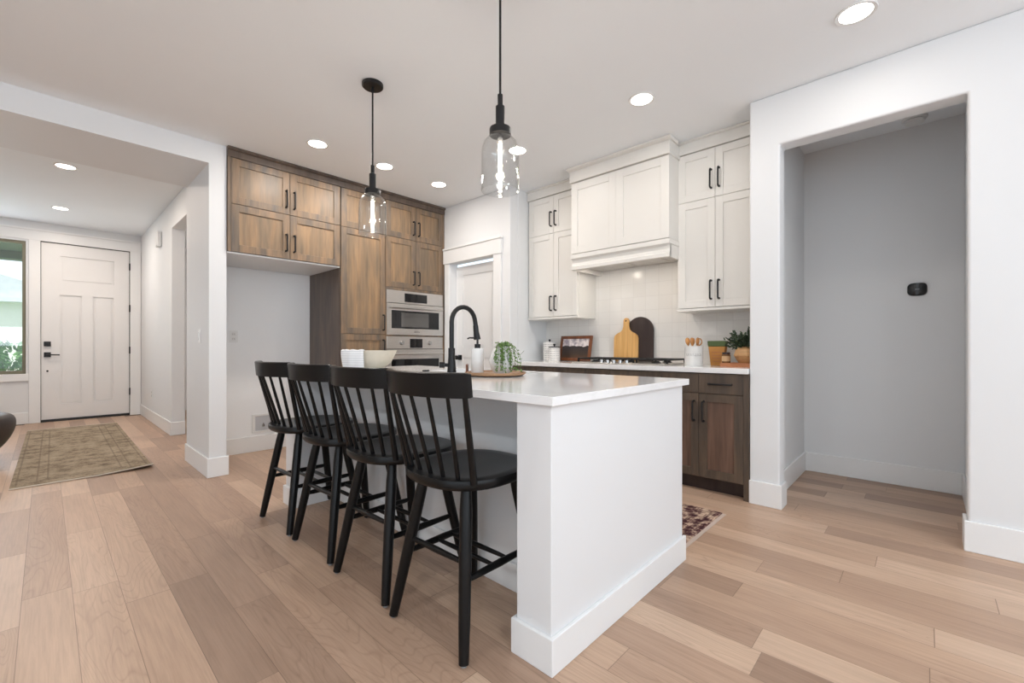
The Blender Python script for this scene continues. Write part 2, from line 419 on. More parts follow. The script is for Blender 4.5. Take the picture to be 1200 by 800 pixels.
def thing(name, label, cat, loc=(0, 0, 0), rz=0, group=None):
    o = bpy.data.objects.new(name, None); COL.objects.link(o); o.empty_display_size = .1
    o.location = loc; o.rotation_euler = (0, 0, rz); o['label'] = label; o['category'] = cat
    if group: o['group'] = group
    return o
def tag(o, label, cat, group=None, kind=None):
    o['label'] = label; o['category'] = cat
    if group: o['group'] = group
    if kind: o['kind'] = kind
    return o
def struct(o): o['kind'] = 'structure'; return o
def copy_tree(o, parent=None):
    c = o.copy(); COL.objects.link(c)
    if parent: c.parent = parent
    for ch in [x for x in KIDS if x.parent == o] if KIDS else list(o.children): copy_tree(ch, c)
    return c
KIDS = None
def text(name, s, size, mat, parent, loc, rot, bend=None, ext=.0006):
    cu = bpy.data.curves.new(name, 'FONT'); cu.body = s; cu.size = size; cu.align_x = 'CENTER'; cu.align_y = 'CENTER'; cu.extrude = ext
    t = bpy.data.objects.new(name + '_src', cu); COL.objects.link(t)
    dg = bpy.context.evaluated_depsgraph_get(); dg.update()
    me = bpy.data.meshes.new_from_object(t.evaluated_get(dg)); bpy.data.objects.remove(t)
    if bend:
        for v in me.vertices:
            a = v.co.x / bend; v.co = Vector((math.sin(a) * (bend + v.co.z), v.co.y, (bend + v.co.z) * math.cos(a) - bend))
    o = bpy.data.objects.new(name, me); COL.objects.link(o); me.materials.clear(); me.materials.append(M[mat])
    o.parent = parent; o.location = loc; o.rotation_euler = rot
    return o

# ------------------------------------------------------------------ structure
fl = MB(); fl.box(-3.5, 5.0, -4.3, 9.32, -.12, 0)
struct(fl.build('floor', 'floor'))

XR = 3.338
c = MB(); c.box(-3.5, 5.0, -4.3, 4.45, ZC, ZC + .15); c.box(1.06, 5.0, 4.45, 9.32, ZC, ZC + .15)
struct(c.build('ceiling', 'ceiling'))
ZH = 2.85
c = MB(); c.box(-3.5, 1.06, 4.45, 9.32, ZH, ZH + .12); struct(c.build('ceiling_hall', 'ceiling'))
# dropped beam / soffit at the entrance to the hall
c = MB(); c.box(-3.5, .92, 4.29, 5.10, 2.59, 2.85); struct(tag(c.build('ceiling_beam', 'wall'), 'wide white painted beam dropped across the hall entrance', 'beam'))

# right wall with the alcove opening (one U-shaped polygon)
OY0, OY1, OZ = -.165, .702, 2.42
w = MB(); w.prism([(-4.3, 0), (OY0, 0), (OY0, OZ), (OY1, OZ), (OY1, 0), (.885, 0), (.885, ZC), (-4.3, ZC)], 'x', XR, XR + .135)
struct(w.build('wall_right', 'wall', bevel=.012, seg=3))
w = MB(); w.box(XR + .135, 5.0, .772, .885, 0, ZC); struct(w.build('wall_alcove_left', 'wall'))
w = MB(); w.box(4.56, 5.0, -.33, .772, 0, ZC); struct(w.build('wall_alcove_back', 'wall'))
w = MB(); w.box(XR + .135, 4.56, -.33, -.21, 0, ZC); struct(w.build('wall_alcove_right', 'wall'))
# hood wall
XB = 3.95
w = MB(); w.box(XB, 5.0, .885, 3.17, 0, ZC); struct(w.build('wall_hood', 'wall'))
# pantry block: front face X=3.33 with a door opening
XP = 3.33
PY0, PY1, PZ = 3.405, 4.165, 2.075
w = MB(); w.prism([(3.17, 0), (PY0, 0), (PY0, PZ), (PY1, PZ), (PY1, 0), (4.95, 0), (4.95, ZC), (3.17, ZC)], 'x', XP + .01, XP + .13)
w.box(XP + .13, 5.0, 3.17, 3.29, 0, ZC)
struct(w.build('wall_pantry', 'wall', bevel=.008))
# niche / cabinet back wall
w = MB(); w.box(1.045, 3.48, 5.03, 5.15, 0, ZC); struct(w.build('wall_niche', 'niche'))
# pillar side wall of the hall
w = MB(); w.box(.92, 1.045, 4.29, 5.12, 0, ZC)
struct(tag(w.build('wall_pillar', 'wall'), 'white wall end', 'wall'))
# hall right wall with an opening
w = MB(); w.prism([(5.12, 0), (5.2, 0), (5.2, 2.52), (6.68, 2.52), (6.68, 0), (9.17, 0), (9.17, ZH), (5.12, ZH)], 'x', 1.05, 1.185)
struct(w.build('wall_hall_right', 'wall', bevel=.006))
w = MB(); w.box(2.6, 2.7, 5.15, 9.17, 0, ZC); struct(w.build('wall_side_room', 'wall'))
# front wall with door and window openings
YF = 9.17
w = MB()
w.box(-3.5, -1.25, YF, YF + .16, 0, ZH); w.box(-1.25, -.19, YF, YF + .16, 0, .70); w.box(-1.25, -.19, YF, YF + .16, 2.56, ZH)
w.box(-.19, -.05, YF, YF + .16, 0, ZH); w.box(-.05, .915, YF, YF + .16, 2.585, ZH); w.box(.915, 2.7, YF, YF + .16, 0, ZH)
struct(w.build('wall_front', 'wall'))
# outer walls behind / left of the camera with big window openings
w = MB()
w.box(-3.5, -2.4, -4.3, -4.15, 0, ZC); w.box(2.4, XR, -4.3, -4.15, 0, ZC); w.box(-2.4, 2.4, -4.3, -4.15, 0, .35); w.box(-2.4, 2.4, -4.3, -4.15, 2.55, ZC)
struct(w.build('wall_back', 'wall'))
w = MB()
w.box(-3.5, -3.38, -4.15, -3.0, 0, ZC); w.box(-3.5, -3.38, 1.4, 9.17, 0, ZC + .085); w.box(-3.5, -3.38, -3.0, 1.4, 0, .35); w.box(-3.5, -3.38, -3.0, 1.4, 2.55, ZC)
struct(w.build('wall_left', 'wall'))

# baseboards
BH = .16
T = .015
def bb(name, polys, h=BH):
    m = MB()
    for p in polys:
        if len(p) == 4 and not isinstance(p[0], tuple): p = [(p[0], p[2]), (p[1], p[2]), (p[1], p[3]), (p[0], p[3])]
        m.prism(p, 'z', 0, h)
    struct(m.build(name, 'trim', bevel=.004))
bb('baseboard_right', [[(XR - T, -4.13), (XR - T, OY0 + T), (XR + .135, OY0 + T), (XR + .135, OY0), (XR, OY0), (XR, -4.13)]])
bb('baseboard_wall_end', [[(XR - T, .885), (XR - T, OY1 - T), (XR + .135, OY1 - T), (XR + .135, OY1), (XR, OY1), (XR, .885)]])
bb('baseboard_alcove', [[(XR + .136, .772), (XR + .136, .772 - T), (4.56 - T, .772 - T), (4.56 - T, -.21 + T), (XR + .136, -.21 + T), (XR + .136, -.21), (4.56, -.21), (4.56, .772)]])
bb('baseboard_niche', [(1.061, 2.029, 5.03 - T, 5.03)])
bb('baseboard_pillar', [[(.92, 5.12), (.92 - T, 5.12), (.92 - T, 4.29 - T), (1.045 + T, 4.29 - T), (1.045 + T, 5.03), (1.045, 5.03), (1.045, 4.29), (.92, 4.29)]])
bb('baseboard_hall', [[(1.05, YF - .021), (1.05 - T, YF - .021), (1.05 - T, 6.68 - T), (1.185, 6.68 - T), (1.185, 6.68), (1.05, 6.68)]])
bb('baseboard_front', [(-3.36, -.166, YF - T, YF)])
bb('baseboard_side_room', [(2.6 - T, 2.6, 5.16, YF)])
bb('baseboard_left', [(-3.38, -3.38 + T, -4.13, YF - .02)])
bb('baseboard_back', [(-3.36, XR - .02, -4.15, -4.15 + T)])
# tiled backsplash
m = MB(); m.box(XB - .008, XB, .885, 3.17, .925, 1.90); struct(m.build('trim_backsplash', 'tile'))

# ---- front door and side window
t = MB()
t.box(-.165, -.05, YF - .02, YF, 0, 2.585); t.box(.915, 1.045, YF - .02, YF, 0, 2.585); t.box(-3.38, 1.05, YF - .02, YF, 2.585, 2.72)
t.box(-3.38, 1.05, YF - .032, YF, 2.72, 2.745)
t.box(-1.35, -.165, YF - .03, YF, .60, .70)
struct(t.build('trim_front_door', 'trim', bevel=.003))
d = MB()
dx0, dx1, dz0, dz1 = -.044, .908, .035, 2.575
Yd = YF + .01
def panel_door(m, O, u, v, n, W, H, panels, t=.045, rec=.012, ins=.03):
    """slab with recessed fields, each with a raised inner panel; front at n=0, going back to -t"""
    us = sorted({0, W} | {p[0] for p in panels} | {p[1] for p in panels})
    vs = sorted({0, H} | {p[2] for p in panels} | {p[3] for p in panels})
    for a, b in zip(us, us[1:]):
        for c_, d_ in zip(vs, vs[1:]):
            cu, cv = (a + b) / 2, (c_ + d_) / 2
            inside = any(p[0] < cu < p[1] and p[2] < cv < p[3] for p in panels)
            if not inside: m.fbox(O, u, v, n, a, b, c_, d_, -t, 0)
    for p in panels:
        m.fbox(O, u, v, n, p[0], p[1], p[2], p[3], -t, -rec)
        if ins: m.fbox(O, u, v, n, p[0] + ins, p[1] - ins, p[2] + ins, p[3] - ins, -rec, -rec * .35)
W_, H_ = dx1 - dx0, dz1 - dz0
panel_door(d, (dx0, Yd, dz0), (1, 0, 0), (0, 0, 1), (0, -1, 0), W_, H_, [(.19, W_ - .18, 1.995, 2.365), (.185, .415, .215, 1.80), (.54, W_ - .185, .215, 1.80)], ins=.026, rec=.02)
door = struct(d.build('door_1', 'door_paint'))
h = MB(); h.box(-.05, .912, YF - .012, YF + .05, 0, .034); h.build('threshold', 'black_plastic', door)
g = MB(); g.box(-.0505, dx0, YF - .001, YF + .01, .03, 2.585); g.box(dx1, .9155, YF - .001, YF + .01, .03, 2.585); g.box(-.05, .915, YF - .001, YF + .01, dz1, 2.5855)
g.build('door_gap', 'dark_gap', door)
for z in (.376, 1.026, 1.683, 2.339):
    q = MB(); q.box(.902, .918, YF - .022, YF - .0, z - .052, z + .052); q.lathe([(0, -.055), (.009, -.055), (.009, .055), (0, .055)], (.910, YF - .024, z), 10); q.build('hinge', 'black_metal', door)
q = MB(); q.box(-.018, .052, Yd - .028, Yd, 1.085, 1.155); q.lathe([(0, 0), (.018, 0), (.018, .02), (0, .02)], (.017, Yd - .045, 1.12), 16, 'y'); q.build('deadbolt', 'black_metal', door, bevel=.003)
q = MB(); q.box(-.018, .052, Yd - .022, Yd, .93, 1.0); q.tube([(.017, Yd - .01, .965), (.017, Yd - .055, .965), (.14, Yd - .055, .962)], .009, 8); q.build('door_handle', 'black_metal', door, bevel=.003)
q = MB(); q.lathe([(0, 0), (.012, 0), (.012, .012), (0, .012)], (.017, Yd - .012, .73), 14, 'y'); q.build('key_cylinder', 'black_metal', door)

wn = MB()
wn.box(-1.25, -.19, YF + .02, YF + .09, .70, .745); wn.box(-1.25, -.19, YF + .02, YF + .09, 2.52, 2.56)
wn.box(-1.25, -1.205, YF + .02, YF + .09, .745, 2.52); wn.box(-.225, -.19, YF + .02, YF + .09, .745, 2.52)
win = struct(wn.build('window_1', plain('bronze_window_frame', srgb(120, 116, 96), .5), bevel=.002))
q = MB(); q.box(-1.21, -.22, YF + .05, YF + .056, .74, 2.525); q.build('window_pane', 'pane', win)

# ---- outside the front window
m = MB(); m.box(-6, 3, YF + .16, YF + 2.6, -.15, -.02); struct(m.build('floor_porch', 'concrete'))
m = MB(); m.box(-30, 20, YF + 2.6, YF + 40, -.2, -.1); struct(m.build('ground_outside', 'green_ground'))
m = MB(); m.box(-6, 3, YF + .16, YF + 1.6, 2.62, 2.70); m.box(-6, 3, YF + 1.55, YF + 1.8, 2.50, 2.80); struct(m.build('ceiling_porch', 'soffit_grey'))
nb = thing('neighbour_house', 'pale stucco house with grey gable roof seen through the entry window', 'house', (-1.6, 17.5, -.1))
m = MB(); m.box(-2.6, 2.6, 0, 4, 0, 2.4); m.build('wall', 'stucco', nb)
m = MB(); m.prism([(-2.9, 2.35), (2.9, 2.35), (0, 3.3)], 'y', -.3, 4.3); m.build('roof', 'roof_grey', nb)
random.seed(5)
sh = thing('garden_shrub', 'bright green leafy shrub outside the entry window', 'shrub', (-.44, 12.9, -.1))
m = MB()
for i in range(26):
    a = random.uniform(0, 6.28); r = random.uniform(0, .12); m.tube([(r*math.cos(a)*.4, r*math.sin(a)*.4, 0), (r*math.cos(a)*2, r*math.sin(a)*2, random.uniform(.6, 1.0))], .006, 5)
m.build('stem', 'stem', sh)
m = MB()
for i in range(420):
    a = random.uniform(0, 6.28); r = random.uniform(0, .36); z = random.uniform(.25, 1.25)
    r *= (1.15 - .45 * abs(z - .8))
    m.leaf((r*math.cos(a), r*math.sin(a), z), (math.cos(a), math.sin(a), random.uniform(-.3, .9)), .07, .17)
m.build('foliage', 'green_leaf', sh, recalc=False)

# ------------------------------------------------------------------ pull handle
def pull(mb, O, u, v, n, cu, cv, L, vertical=True, so=.032, r=.0068):
    O, u, v, n = Vector(O), Vector(u), Vector(v), Vector(n)
    d = v if vertical else u
    c0 = O + u * cu + v * cv
    a, b = c0 - d * (L / 2), c0 + d * (L / 2)
    mb.tube([a, a + n * (so - .006), a + n * so + d * .008, b + n * so - d * .008, b + n * (so - .006), b], [r*1.35, r, r, r, r, r*1.35], 8)

def shaker(O, u, v, n, W, H, mat_f, mat_p, parent, name='door', st=.062, t=.021, rec=.010, grainpanel=True):
    """frame as the door mesh, the recessed field as its panel"""
    m = MB()
    m.fbox(O, u, v, n, 0, st, 0, H, 0, t); m.fbox(O, u, v, n, W - st, W, 0, H, 0, t)
    m.fbox(O, u, v, n, st, W - st, 0, st, 0, t); m.fbox(O, u, v, n, st, W - st, H - st, H, 0, t)
    d = m.build(name, mat_f, parent, bevel=.0016)
    m = MB(); m.fbox(O, u, v, n, st - .003, W - st + .003, st - .003, H - st + .003, .001, t - rec)
    m.build('panel', mat_p, d)
    return d

# ------------------------------------------------------------------ stained wood cabinet wall (front Y=4.27, faces -Y)
YW = 4.29
U, V_, NN = (1, 0, 0), (0, 0, 1), (0, -1, 0)
def wood_door(root, lx, x0, x1, z0, z1, hx=None, hz=None, L=.15, name='door', st=.062):
    g = .002
    d = shaker((x0 + g - lx, -.0, z0 + g), U, V_, NN, x1 - x0 - 2*g, z1 - z0 - 2*g, 'wood', 'wood_panel', root, name, st)
    if hx is not None:
        m = MB(); pull(m, (0, -.021, 0), U, V_, NN, hx - lx, hz, L); m.build('handle', 'black_metal', d)
    return d
# over-fridge cabinet
t = thing('wall_cabinet', 'stained brown four-door cabinet bridging the open fridge niche', 'cabinet', (1.05, YW, 0))
m = MB(); m.box(0, .978, 0, .72, 1.885, 2.764); m.build('body', 'wood_side_shaded', t)
m = MB(); m.box(0, .978, .002, .72, 1.872, 1.885); m.build('white_underside', 'white_plastic', t)
m = MB(); m.box(0, .022, -.021, 0, 1.885, 2.69); m.build('filler_strip', 'wood', t)
for (a, b) in ((1.072, 1.547), (1.547, 2.024)):
    hx = b - .035 if a < 1.3 else a + .035
    wood_door(t, 1.05, a, b, 1.885, 2.292, hx, 2.03)
    wood_door(t, 1.05, a, b, 2.292, 2.682, hx, 2.43)
# tall pantry cabinet
t = thing('tall_cabinet', 'tall single-width stained brown pantry cabinet left of the ovens', 'cabinet', (2.03, YW, 0))
m = MB(); m.box(0, .50, 0, .735, 0, 2.765); m.build('body', 'wood_side_shaded', t)
wood_door(t, 2.03, 2.032, 2.53, 2.292, 2.682)
wood_door(t, 2.03, 2.032, 2.53, 1.21, 2.292, 2.503, 1.34, .16)
wood_door(t, 2.03, 2.032, 2.53, .115, 1.21, 2.503, 1.07, .16)
# oven cabinet
t = thing('oven_cabinet', 'stained brown cabinet housing the two steel ovens beside the pantry wall', 'cabinet', (2.53, YW, 0))
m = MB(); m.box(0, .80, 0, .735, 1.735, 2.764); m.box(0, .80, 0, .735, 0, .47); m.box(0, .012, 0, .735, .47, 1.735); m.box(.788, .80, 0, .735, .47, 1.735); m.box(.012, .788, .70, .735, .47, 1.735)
m.build('body', 'wood_side_shaded', t)
m = MB(); m.box(0, .012, -.021, -.0005, .47, 1.735); m.box(.778, .80, -.021, -.0005, .47, 2.682); m.box(.012, .778, -.018, -.0005, 1.706, 1.735); m.box(.012, .778, -.016, -.0005, 1.195, 1.208)
m.build('face_frame', 'wood', t)
for (a, b) in ((2.535, 2.922), (2.922, 3.306)):
    hx = b - .035 if a < 2.8 else a + .035
    wood_door(t, 2.53, a, b, 1.735, 2.292, hx, 1.86)
    wood_door(t, 2.53, a, b, 2.292, 2.682, hx, 2.43)
wood_door(t, 2.53, 2.535, 3.306, .115, .47, name='drawer')
# crown along the three
m = MB(); m.prism([(4.262, 2.683), (4.262, 2.735), (4.244, 2.745), (4.244, 2.764), (4.2895, 2.764), (4.2895, 2.683)], 'x', 1.046, 3.332)
tag(m.build('crown_moulding', 'wood_side_shaded'), 'dark stained crown moulding along the top of the brown cabinets', 'moulding')
# ovens
def oven(name, label, z0, zp, z1, disp, knobs, hand_z, glass, logo=None):
    x0, x1 = 2.544, 3.306
    t = thing(name, label, 'oven', (x0, YW, z0)); W = x1 - x0
    m = MB(); m.box(.004, W - .004, .0, .5, .004, z1 - z0 - .004); m.build('body', 'dark_gap', t)
    m = MB(); m.box(0, W, -.024, 0, zp - z0 + .003, z1 - z0); p = m.build('control_panel', 'steel', t, bevel=.002)
    m = MB(); m.box(disp[0] - x0, disp[1] - x0, -.026, -.023, disp[2] - z0, disp[3] - z0); m.build('display', 'black_glass', p)
    for kx in knobs:
        m = MB(); m.lathe([(0, 0), (.020, 0), (.024, .012), (.026, .024), (.0, .024)][::-1], (kx - x0, -.048, (zp + z1) / 2 - z0), 20, 'y'); m.build('knob', 'chrome', p, smooth=True)
    m = MB(); gx0, gx1, gz0, gz1 = glass
    a, b, c_, d_ = gx0 - x0, gx1 - x0, gz0 - z0, gz1 - z0
    m.box(0, a, -.03, 0, 0, zp - z0 - .003); m.box(b, W, -.03, 0, 0, zp - z0 - .003); m.box(a, b, -.03, 0, 0, c_); m.box(a, b, -.03, 0, d_, zp - z0 - .003)
    dr = m.build('door', 'steel', t, bevel=.0015)
    m = MB(); m.box(a, b, -.027, -.002, c_, d_); m.build('glass', 'black_glass', dr)
    if logo:
        m = MB(); m.box(2.726 - x0, 3.096 - x0, -.0275, -.0268, 1.300 - z0, 1.462 - z0); m.build('inner_window', plain('oven_window_reflection', (.11, .105, .10), .12), dr)  # inner pane; a bright window's reflection is put into its lighter grey
    m = MB(); hz = hand_z - z0; m.tube([(.05, -.03, hz), (.05, -.062, hz)], .008, 8); m.tube([(W - .05, -.03, hz), (W - .05, -.062, hz)], .008, 8); m.tube([(.03, -.062, hz), (W - .03, -.062, hz)], .012, 12)
    m.build('handle', 'steel', dr, smooth=True)
    if logo: text('logo', 'BOSCH', .022, 'dark_text', dr, (logo[0] - x0, -.031, logo[1] - z0), (math.pi / 2, 0, 0))
    return t
oven('speed_oven', 'stainless steel upper speed oven with a wide black display', 1.210, 1.562, 1.704, (2.77, 3.074, 1.583, 1.68), [], 1.515, (2.60, 3.245, 1.282, 1.482), (2.93, 1.245))
oven('wall_oven', 'stainless steel lower wall oven with two round knobs', .475, 1.052, 1.193, (2.84, 3.01, 1.066, 1.168), [2.73, 3.11], 1.0, (2.60, 3.245, .60, .94))

# ------------------------------------------------------------------ pantry door + casing
m = MB()
m.box(XP - .012, XP + .01, PY1, 4.245, 0, PZ); m.box(XP - .012, XP + .01, PY0 - .115, PY0, 0, PZ)
m.box(XP - .022, XP + .01, PY0 - .125, 4.262, PZ, 2.235); m.box(XP - .034, XP + .01, PY0 - .135, 4.262, 2.235, 2.26)
struct(m.build('trim_pantry_door', 'trim', bevel=.003))
U2, N2 = (0, -1, 0), (-1, 0, 0)
m = MB()
W2 = PY1 - PY0 - .006
panel_door(m, (XP + .105, PY1 - .003, .012), U2, V_, N2, W2, 2.03, [(.115, W2 - .115, .20, .94), (.115, W2 - .115, 1.06, 1.92)], t=.04, ins=.02)
pd = struct(m.build('door_2', 'trim'))
m = MB(); kx, ky, kz = XP + .105, 4.09, .95
m.box(kx - .014, kx, ky - .03, ky + .03, kz - .03, kz + .03); m.tube([(kx - .01, ky, kz), (kx - .05, ky, kz)], .010, 10); m.lathe([(0, -.022), (.020, -.022), (.027, -.008), (.027, .008), (.018, .02), (0, .02)], (kx - .062, ky, kz), 20, 'x')
m.build('door_handle', 'black_metal', pd, smooth=True)

# ------------------------------------------------------------------ white uppers and hood (front faces -X)
UL, UN = (0, -1, 0), (-1, 0, 0)        # u runs toward -Y (left to right in view)
def white_upper(label, y0, y1, ysplit):
    """y0<y1"""
    t = thing('wall_cabinet', label, 'cabinet', (3.64, y1, 0), 0)
    W = y1 - y0
    m = MB(); m.box(0, XB - 3.64, -W, 0, 1.385, 2.66); m.build('body', 'cabinet_white', t, bevel=.001)
    m = MB(); m.box(-.022, XB - 3.64, -W - .0, 0, 1.368, 1.388); m.build('light_rail', 'cabinet_white', t, bevel=.002)
    m = MB(); m.box(-.032, XB - 3.64, -W, 0, 2.66, 2.745); m.prism([(-.032, 2.745), (-.05, 2.752), (-.05, 2.764), (.28, 2.764), (.28, 2.745)], 'y', -W, 0); m.build('crown', 'cabinet_white', t, bevel=.002)
    s = y1 - ysplit
    for a, b, hx in ((0.012, s, s - .03), (s, W - .012, s + .03)):
        for z0, z1, hz in ((1.392, 2.262, 1.53), (2.262, 2.655, 2.41)):
            d = shaker((0, -a - .0015, z0 + .0015), UL, V_, UN, b - a - .003, z1 - z0 - .003, 'cabinet_white', 'cabinet_white', t, 'door', .058, .021, .009)
            m = MB(); pull(m, (-.021, 0, 0), UL, V_, UN, hx, hz, .145); m.build('handle', 'black_metal', d)
    return t
white_upper('white shaker wall cabinet left of the range hood, against the pantry wall', 2.506, 3.165, 2.812)
white_upper('white shaker wall cabinet right of the range hood, beside the tall wall end', .889, 1.512, 1.206)

t = thing('range_hood', 'white panelled range hood built up to the ceiling above the cooktop', 'range hood', (3.45, 1.975, 0))
HW = .478
m = MB(); m.box(.0, .499, -HW, HW, 1.955, 2.63); m.build('body', 'cabinet_white', t)
for a, b in ((-HW, 0), (0, HW)):
    shaker((0, b, 1.957), UL, V_, UN, b - a, .665, 'cabinet_white', 'cabinet_white', t, 'door', .07, .02, .007)
m = MB()
m.box(-.026, .499, -HW - .006, HW + .006, 1.910, 1.950)
m.prism([(-.020, 1.910), (-.006, 1.895), (.000, 1.87), (-.004, 1.845), (-.018, 1.835), (-.018, 1.805), (.02, 1.805), (.02, 1.910)], 'y', -HW - .001, HW + .001)
for y in (-HW - .001, HW - .019): m.box(0, .499, y, y + .02, 1.805, 1.91)
m.box(.4, .499, -HW, HW, 1.88, 1.91)
m.build('skirt', 'cabinet_white', t, bevel=.002)
m = MB(); m.box(.10, .46, -HW + .03, HW - .03, 1.85, 1.88); li = m.build('liner', 'steel', t)
m = MB()
for y in (-.30, .02): m.box(.14, .42, y, y + .28, 1.846, 1.8505)
m.build('filter', 'steel', li)
for y in (-.25, .25):
    l = area('hood_lamp', (.12, y, 1.845), (.05, .05), 1.1, (.12, 0, -1), (1, .90, .78), 'DISK'); l.parent = t
m = MB(); m.box(-.035, .499, -HW - .012, HW + .012, 2.63, 2.735); m.prism([(-.035, 2.735), (-.065, 2.748), (-.065, 2.764), (.1, 2.764), (.1, 2.735)], 'y', -HW - .03, HW + .03)
m.build('crown', 'cabinet_white', t, bevel=.003)

# ------------------------------------------------------------------ base cabinets along the hood wall
def base_unit(label, y0, y1, splits, drawers=True, pulls=True):
    t = thing('base_cabinet', label, 'cabinet', (3.36, y1, 0)); W = y1 - y0
    m = MB(); m.box(0, XB - 3.36 - .001, -W, 0, .105, .886); m.build('body', 'wood_base', t)
    m = MB(); m.box(.06, .5, -W, 0, 0, .105); m.build('toe_kick', 'walnut', t)
    e = [0] + [y1 - s for s in splits] + [W]
    for i, (a, b) in enumerate(zip(e, e[1:])):
        m = MB(); m.fbox((0, 0, 0), UL, V_, UN, a + .0015, b - .0015, .735, .878, 0, .021); dr = m.build('drawer', 'wood_base', t, bevel=.0015)
        if pulls:
            m = MB(); pull(m, (-.021, 0, 0), UL, V_, UN, (a + b) / 2, .806, .15, False); m.build('handle', 'black_metal', dr)
        d = shaker((0, -a - .0015, .114), UL, V_, UN, b - a - .003, .616, 'wood_base', 'wood_base_panel', t, 'door', .058)
        hx = b - .035 if i % 2 == 0 else a + .035
        m = MB(); pull(m, (-.021, 0, 0), UL, V_, UN, hx, .60, .145); m.build('handle', 'black_metal', d)
    return t
base_unit('dark stained base cabinet at the right end, next to the tall wall end', .925, 1.53, [1.23])
base_unit('dark stained base cabinet directly below the cooktop', 1.53, 2.44, [1.985], pulls=False)
base_unit('dark stained base cabinet at the left end by the pantry wall', 2.44, 3.165, [2.80])
m = MB(); m.box(3.341, 3.5, .888, .924, 0, .886); tag(m.build('filler_panel', 'wood_base'), 'narrow dark stained filler between base cabinet and white wall end', 'panel')
m = MB(); m.box(3.315, XB - .009, .888, 3.168, .886, .925); tag(m.build('countertop', 'quartz', bevel=.003), 'white quartz countertop along the tiled hood wall', 'countertop')

# cooktop
t = thing('gas_cooktop', 'black and steel gas cooktop with a row of knobs under the hood', 'cooktop', (3.40, 1.975, .925))
m = MB(); m.box(0, .48, -.455, .455, .0005, .012); m.build('tray', 'steel', t, bevel=.003)
for cy in (-.30, 0, .30):
    m = MB()
    for x in (.09, .27, .46): m.box(x - .007, x + .007, cy - .14, cy + .14, .036, .05)
    for y in (-.135, 0, .135): m.box(.08, .465, cy + y - .007, cy + y + .007, .036, .05)
    for x in (.09, .455):
        for y in (-.135, .135): m.box(x - .008, x + .008, cy + y - .008, cy + y + .008, .012, .04)
    m.build('grate', 'black_metal', t, bevel=.002)
for x, y in ((.18, -.3), (.4, -.3), (.28, 0), (.18, .3), (.4, .3)):
    m = MB(); m.lathe([(0, .012), (.04, .012), (.04, .02), (.028, .022), (.028, .03), (0, .03)], (x, y, 0), 20); m.build('burner', 'black_metal', t)
for i in range(5):
    m = MB(); m.lathe([(0, .012), (.019, .012), (.017, .036), (0, .036)], (.035, -.1 + i * .062, 0), 16); m.build('knob', 'chrome', t, smooth=True)

# ------------------------------------------------------------------ island
t = thing('kitchen_island', 'white panelled kitchen island with a seating overhang and thick end panels', 'island', (1.14, .895, 0))
LX, LY = 1.07, 2.325
m = MB(); m.box(0, LX, 0, .155, 0, .883); ep = m.build('end_panel', 'island_paint', t, bevel=.003)
m = MB(); m.prism([(LX + .012, -.015), (-.015, -.015), (-.015, .17), (.269, .17), (.269, .155), (0, .155), (0, 0), (LX + .012, 0)], 'z', 0, .122); m.build('baseboard', 'trim', ep, bevel=.003)
m = MB(); m.box(0, LX, LY - .155, LY, 0, .883); ep = m.build('end_panel', 'island_paint', t, bevel=.003)
m = MB(); m.prism([(LX + .012, LY + .015), (-.015, LY + .015), (-.015, LY - .17), (.269, LY - .17), (.269, LY - .155), (0, LY - .155), (0, LY), (LX + .012, LY)], 'z', 0, .122); m.build('baseboard', 'trim', ep, bevel=.003)
m = MB(); m.box(.285, .31, .155, LY - .155, 0, .883); bp = m.build('seating_panel', 'island_paint', t)
m = MB(); m.box(.27, .285, .17, LY - .17, 0, .122); m.build('baseboard', 'trim', bp, bevel=.003)
m = MB(); m.box(.32, .62, .157, LY - .157, .09, .882); m.box(.62, 1.0, .157, .80, .09, .882); m.box(.62, 1.0, 1.68, LY - .157, .09, .882); m.box(1.0, 1.02, .157, LY - .157, .09, .882); m.build('carcass', 'island_paint', t)
for i in range(5):
    a = .16 + i * .4; shaker((1.02, a, .10), (0, 1, 0), V_, (1, 0, 0), .395, .77, 'island_paint', 'island_paint', t, 'door')
# quartz top with a sink cut-out
cx0, cx1, cy0, cy1 = 1.118, 2.24, .872, 3.245
sx0, sx1, sy0, sy1 = 1.80, 2.16, 1.76, 2.52
m = MB()
def ring(z):
    o_ = [m.bm.verts.new(p + (z,)) for p in ((cx0, cy0), (cx1, cy0), (cx1, cy1), (cx0, cy1))]
    i_ = [m.bm.verts.new(p + (z,)) for p in ((sx0, sy0), (sx1, sy0), (sx1, sy1), (sx0, sy1))]
    return o_, i_
o0, i0 = ring(.884); o1, i1 = ring(.914)
for k in range(4):
    j = (k + 1) % 4
    m.bm.faces.new((o1[k], o1[j], i1[j], i1[k])); m.bm.faces.new((o0[k], i0[k], i0[j], o0[j]))
    m.bm.faces.new((o0[k], o0[j], o1[j], o1[k])); m.bm.faces.new((i0[k], i1[k], i1[j], i0[j]))
tag(m.build('island_countertop', 'quartz', bevel=.002), 'white quartz slab covering the kitchen island', 'countertop')
t = thing('sink', 'white undermount sink sunk into the island counter behind the faucet', 'sink', (1.98, 2.14, .66))
m = MB(); a, b, h_ = .185, .385, .222
m.box(-a, a, -b, b, 0, .012); m.box(-a, -a + .01, -b, b, .012, h_); m.box(a - .01, a, -b, b, .012, h_); m.box(-a + .01, a - .01, -b, -b + .01, .012, h_); m.box(-a + .01, a - .01, b - .01, b, .012, h_)
m.build('basin', 'sink_white', t)
m = MB(); m.lathe([(0, .012), (.045, .012), (.045, .016), (0, .014)], (0, 0, 0), 24); m.build('drain', 'chrome', t)

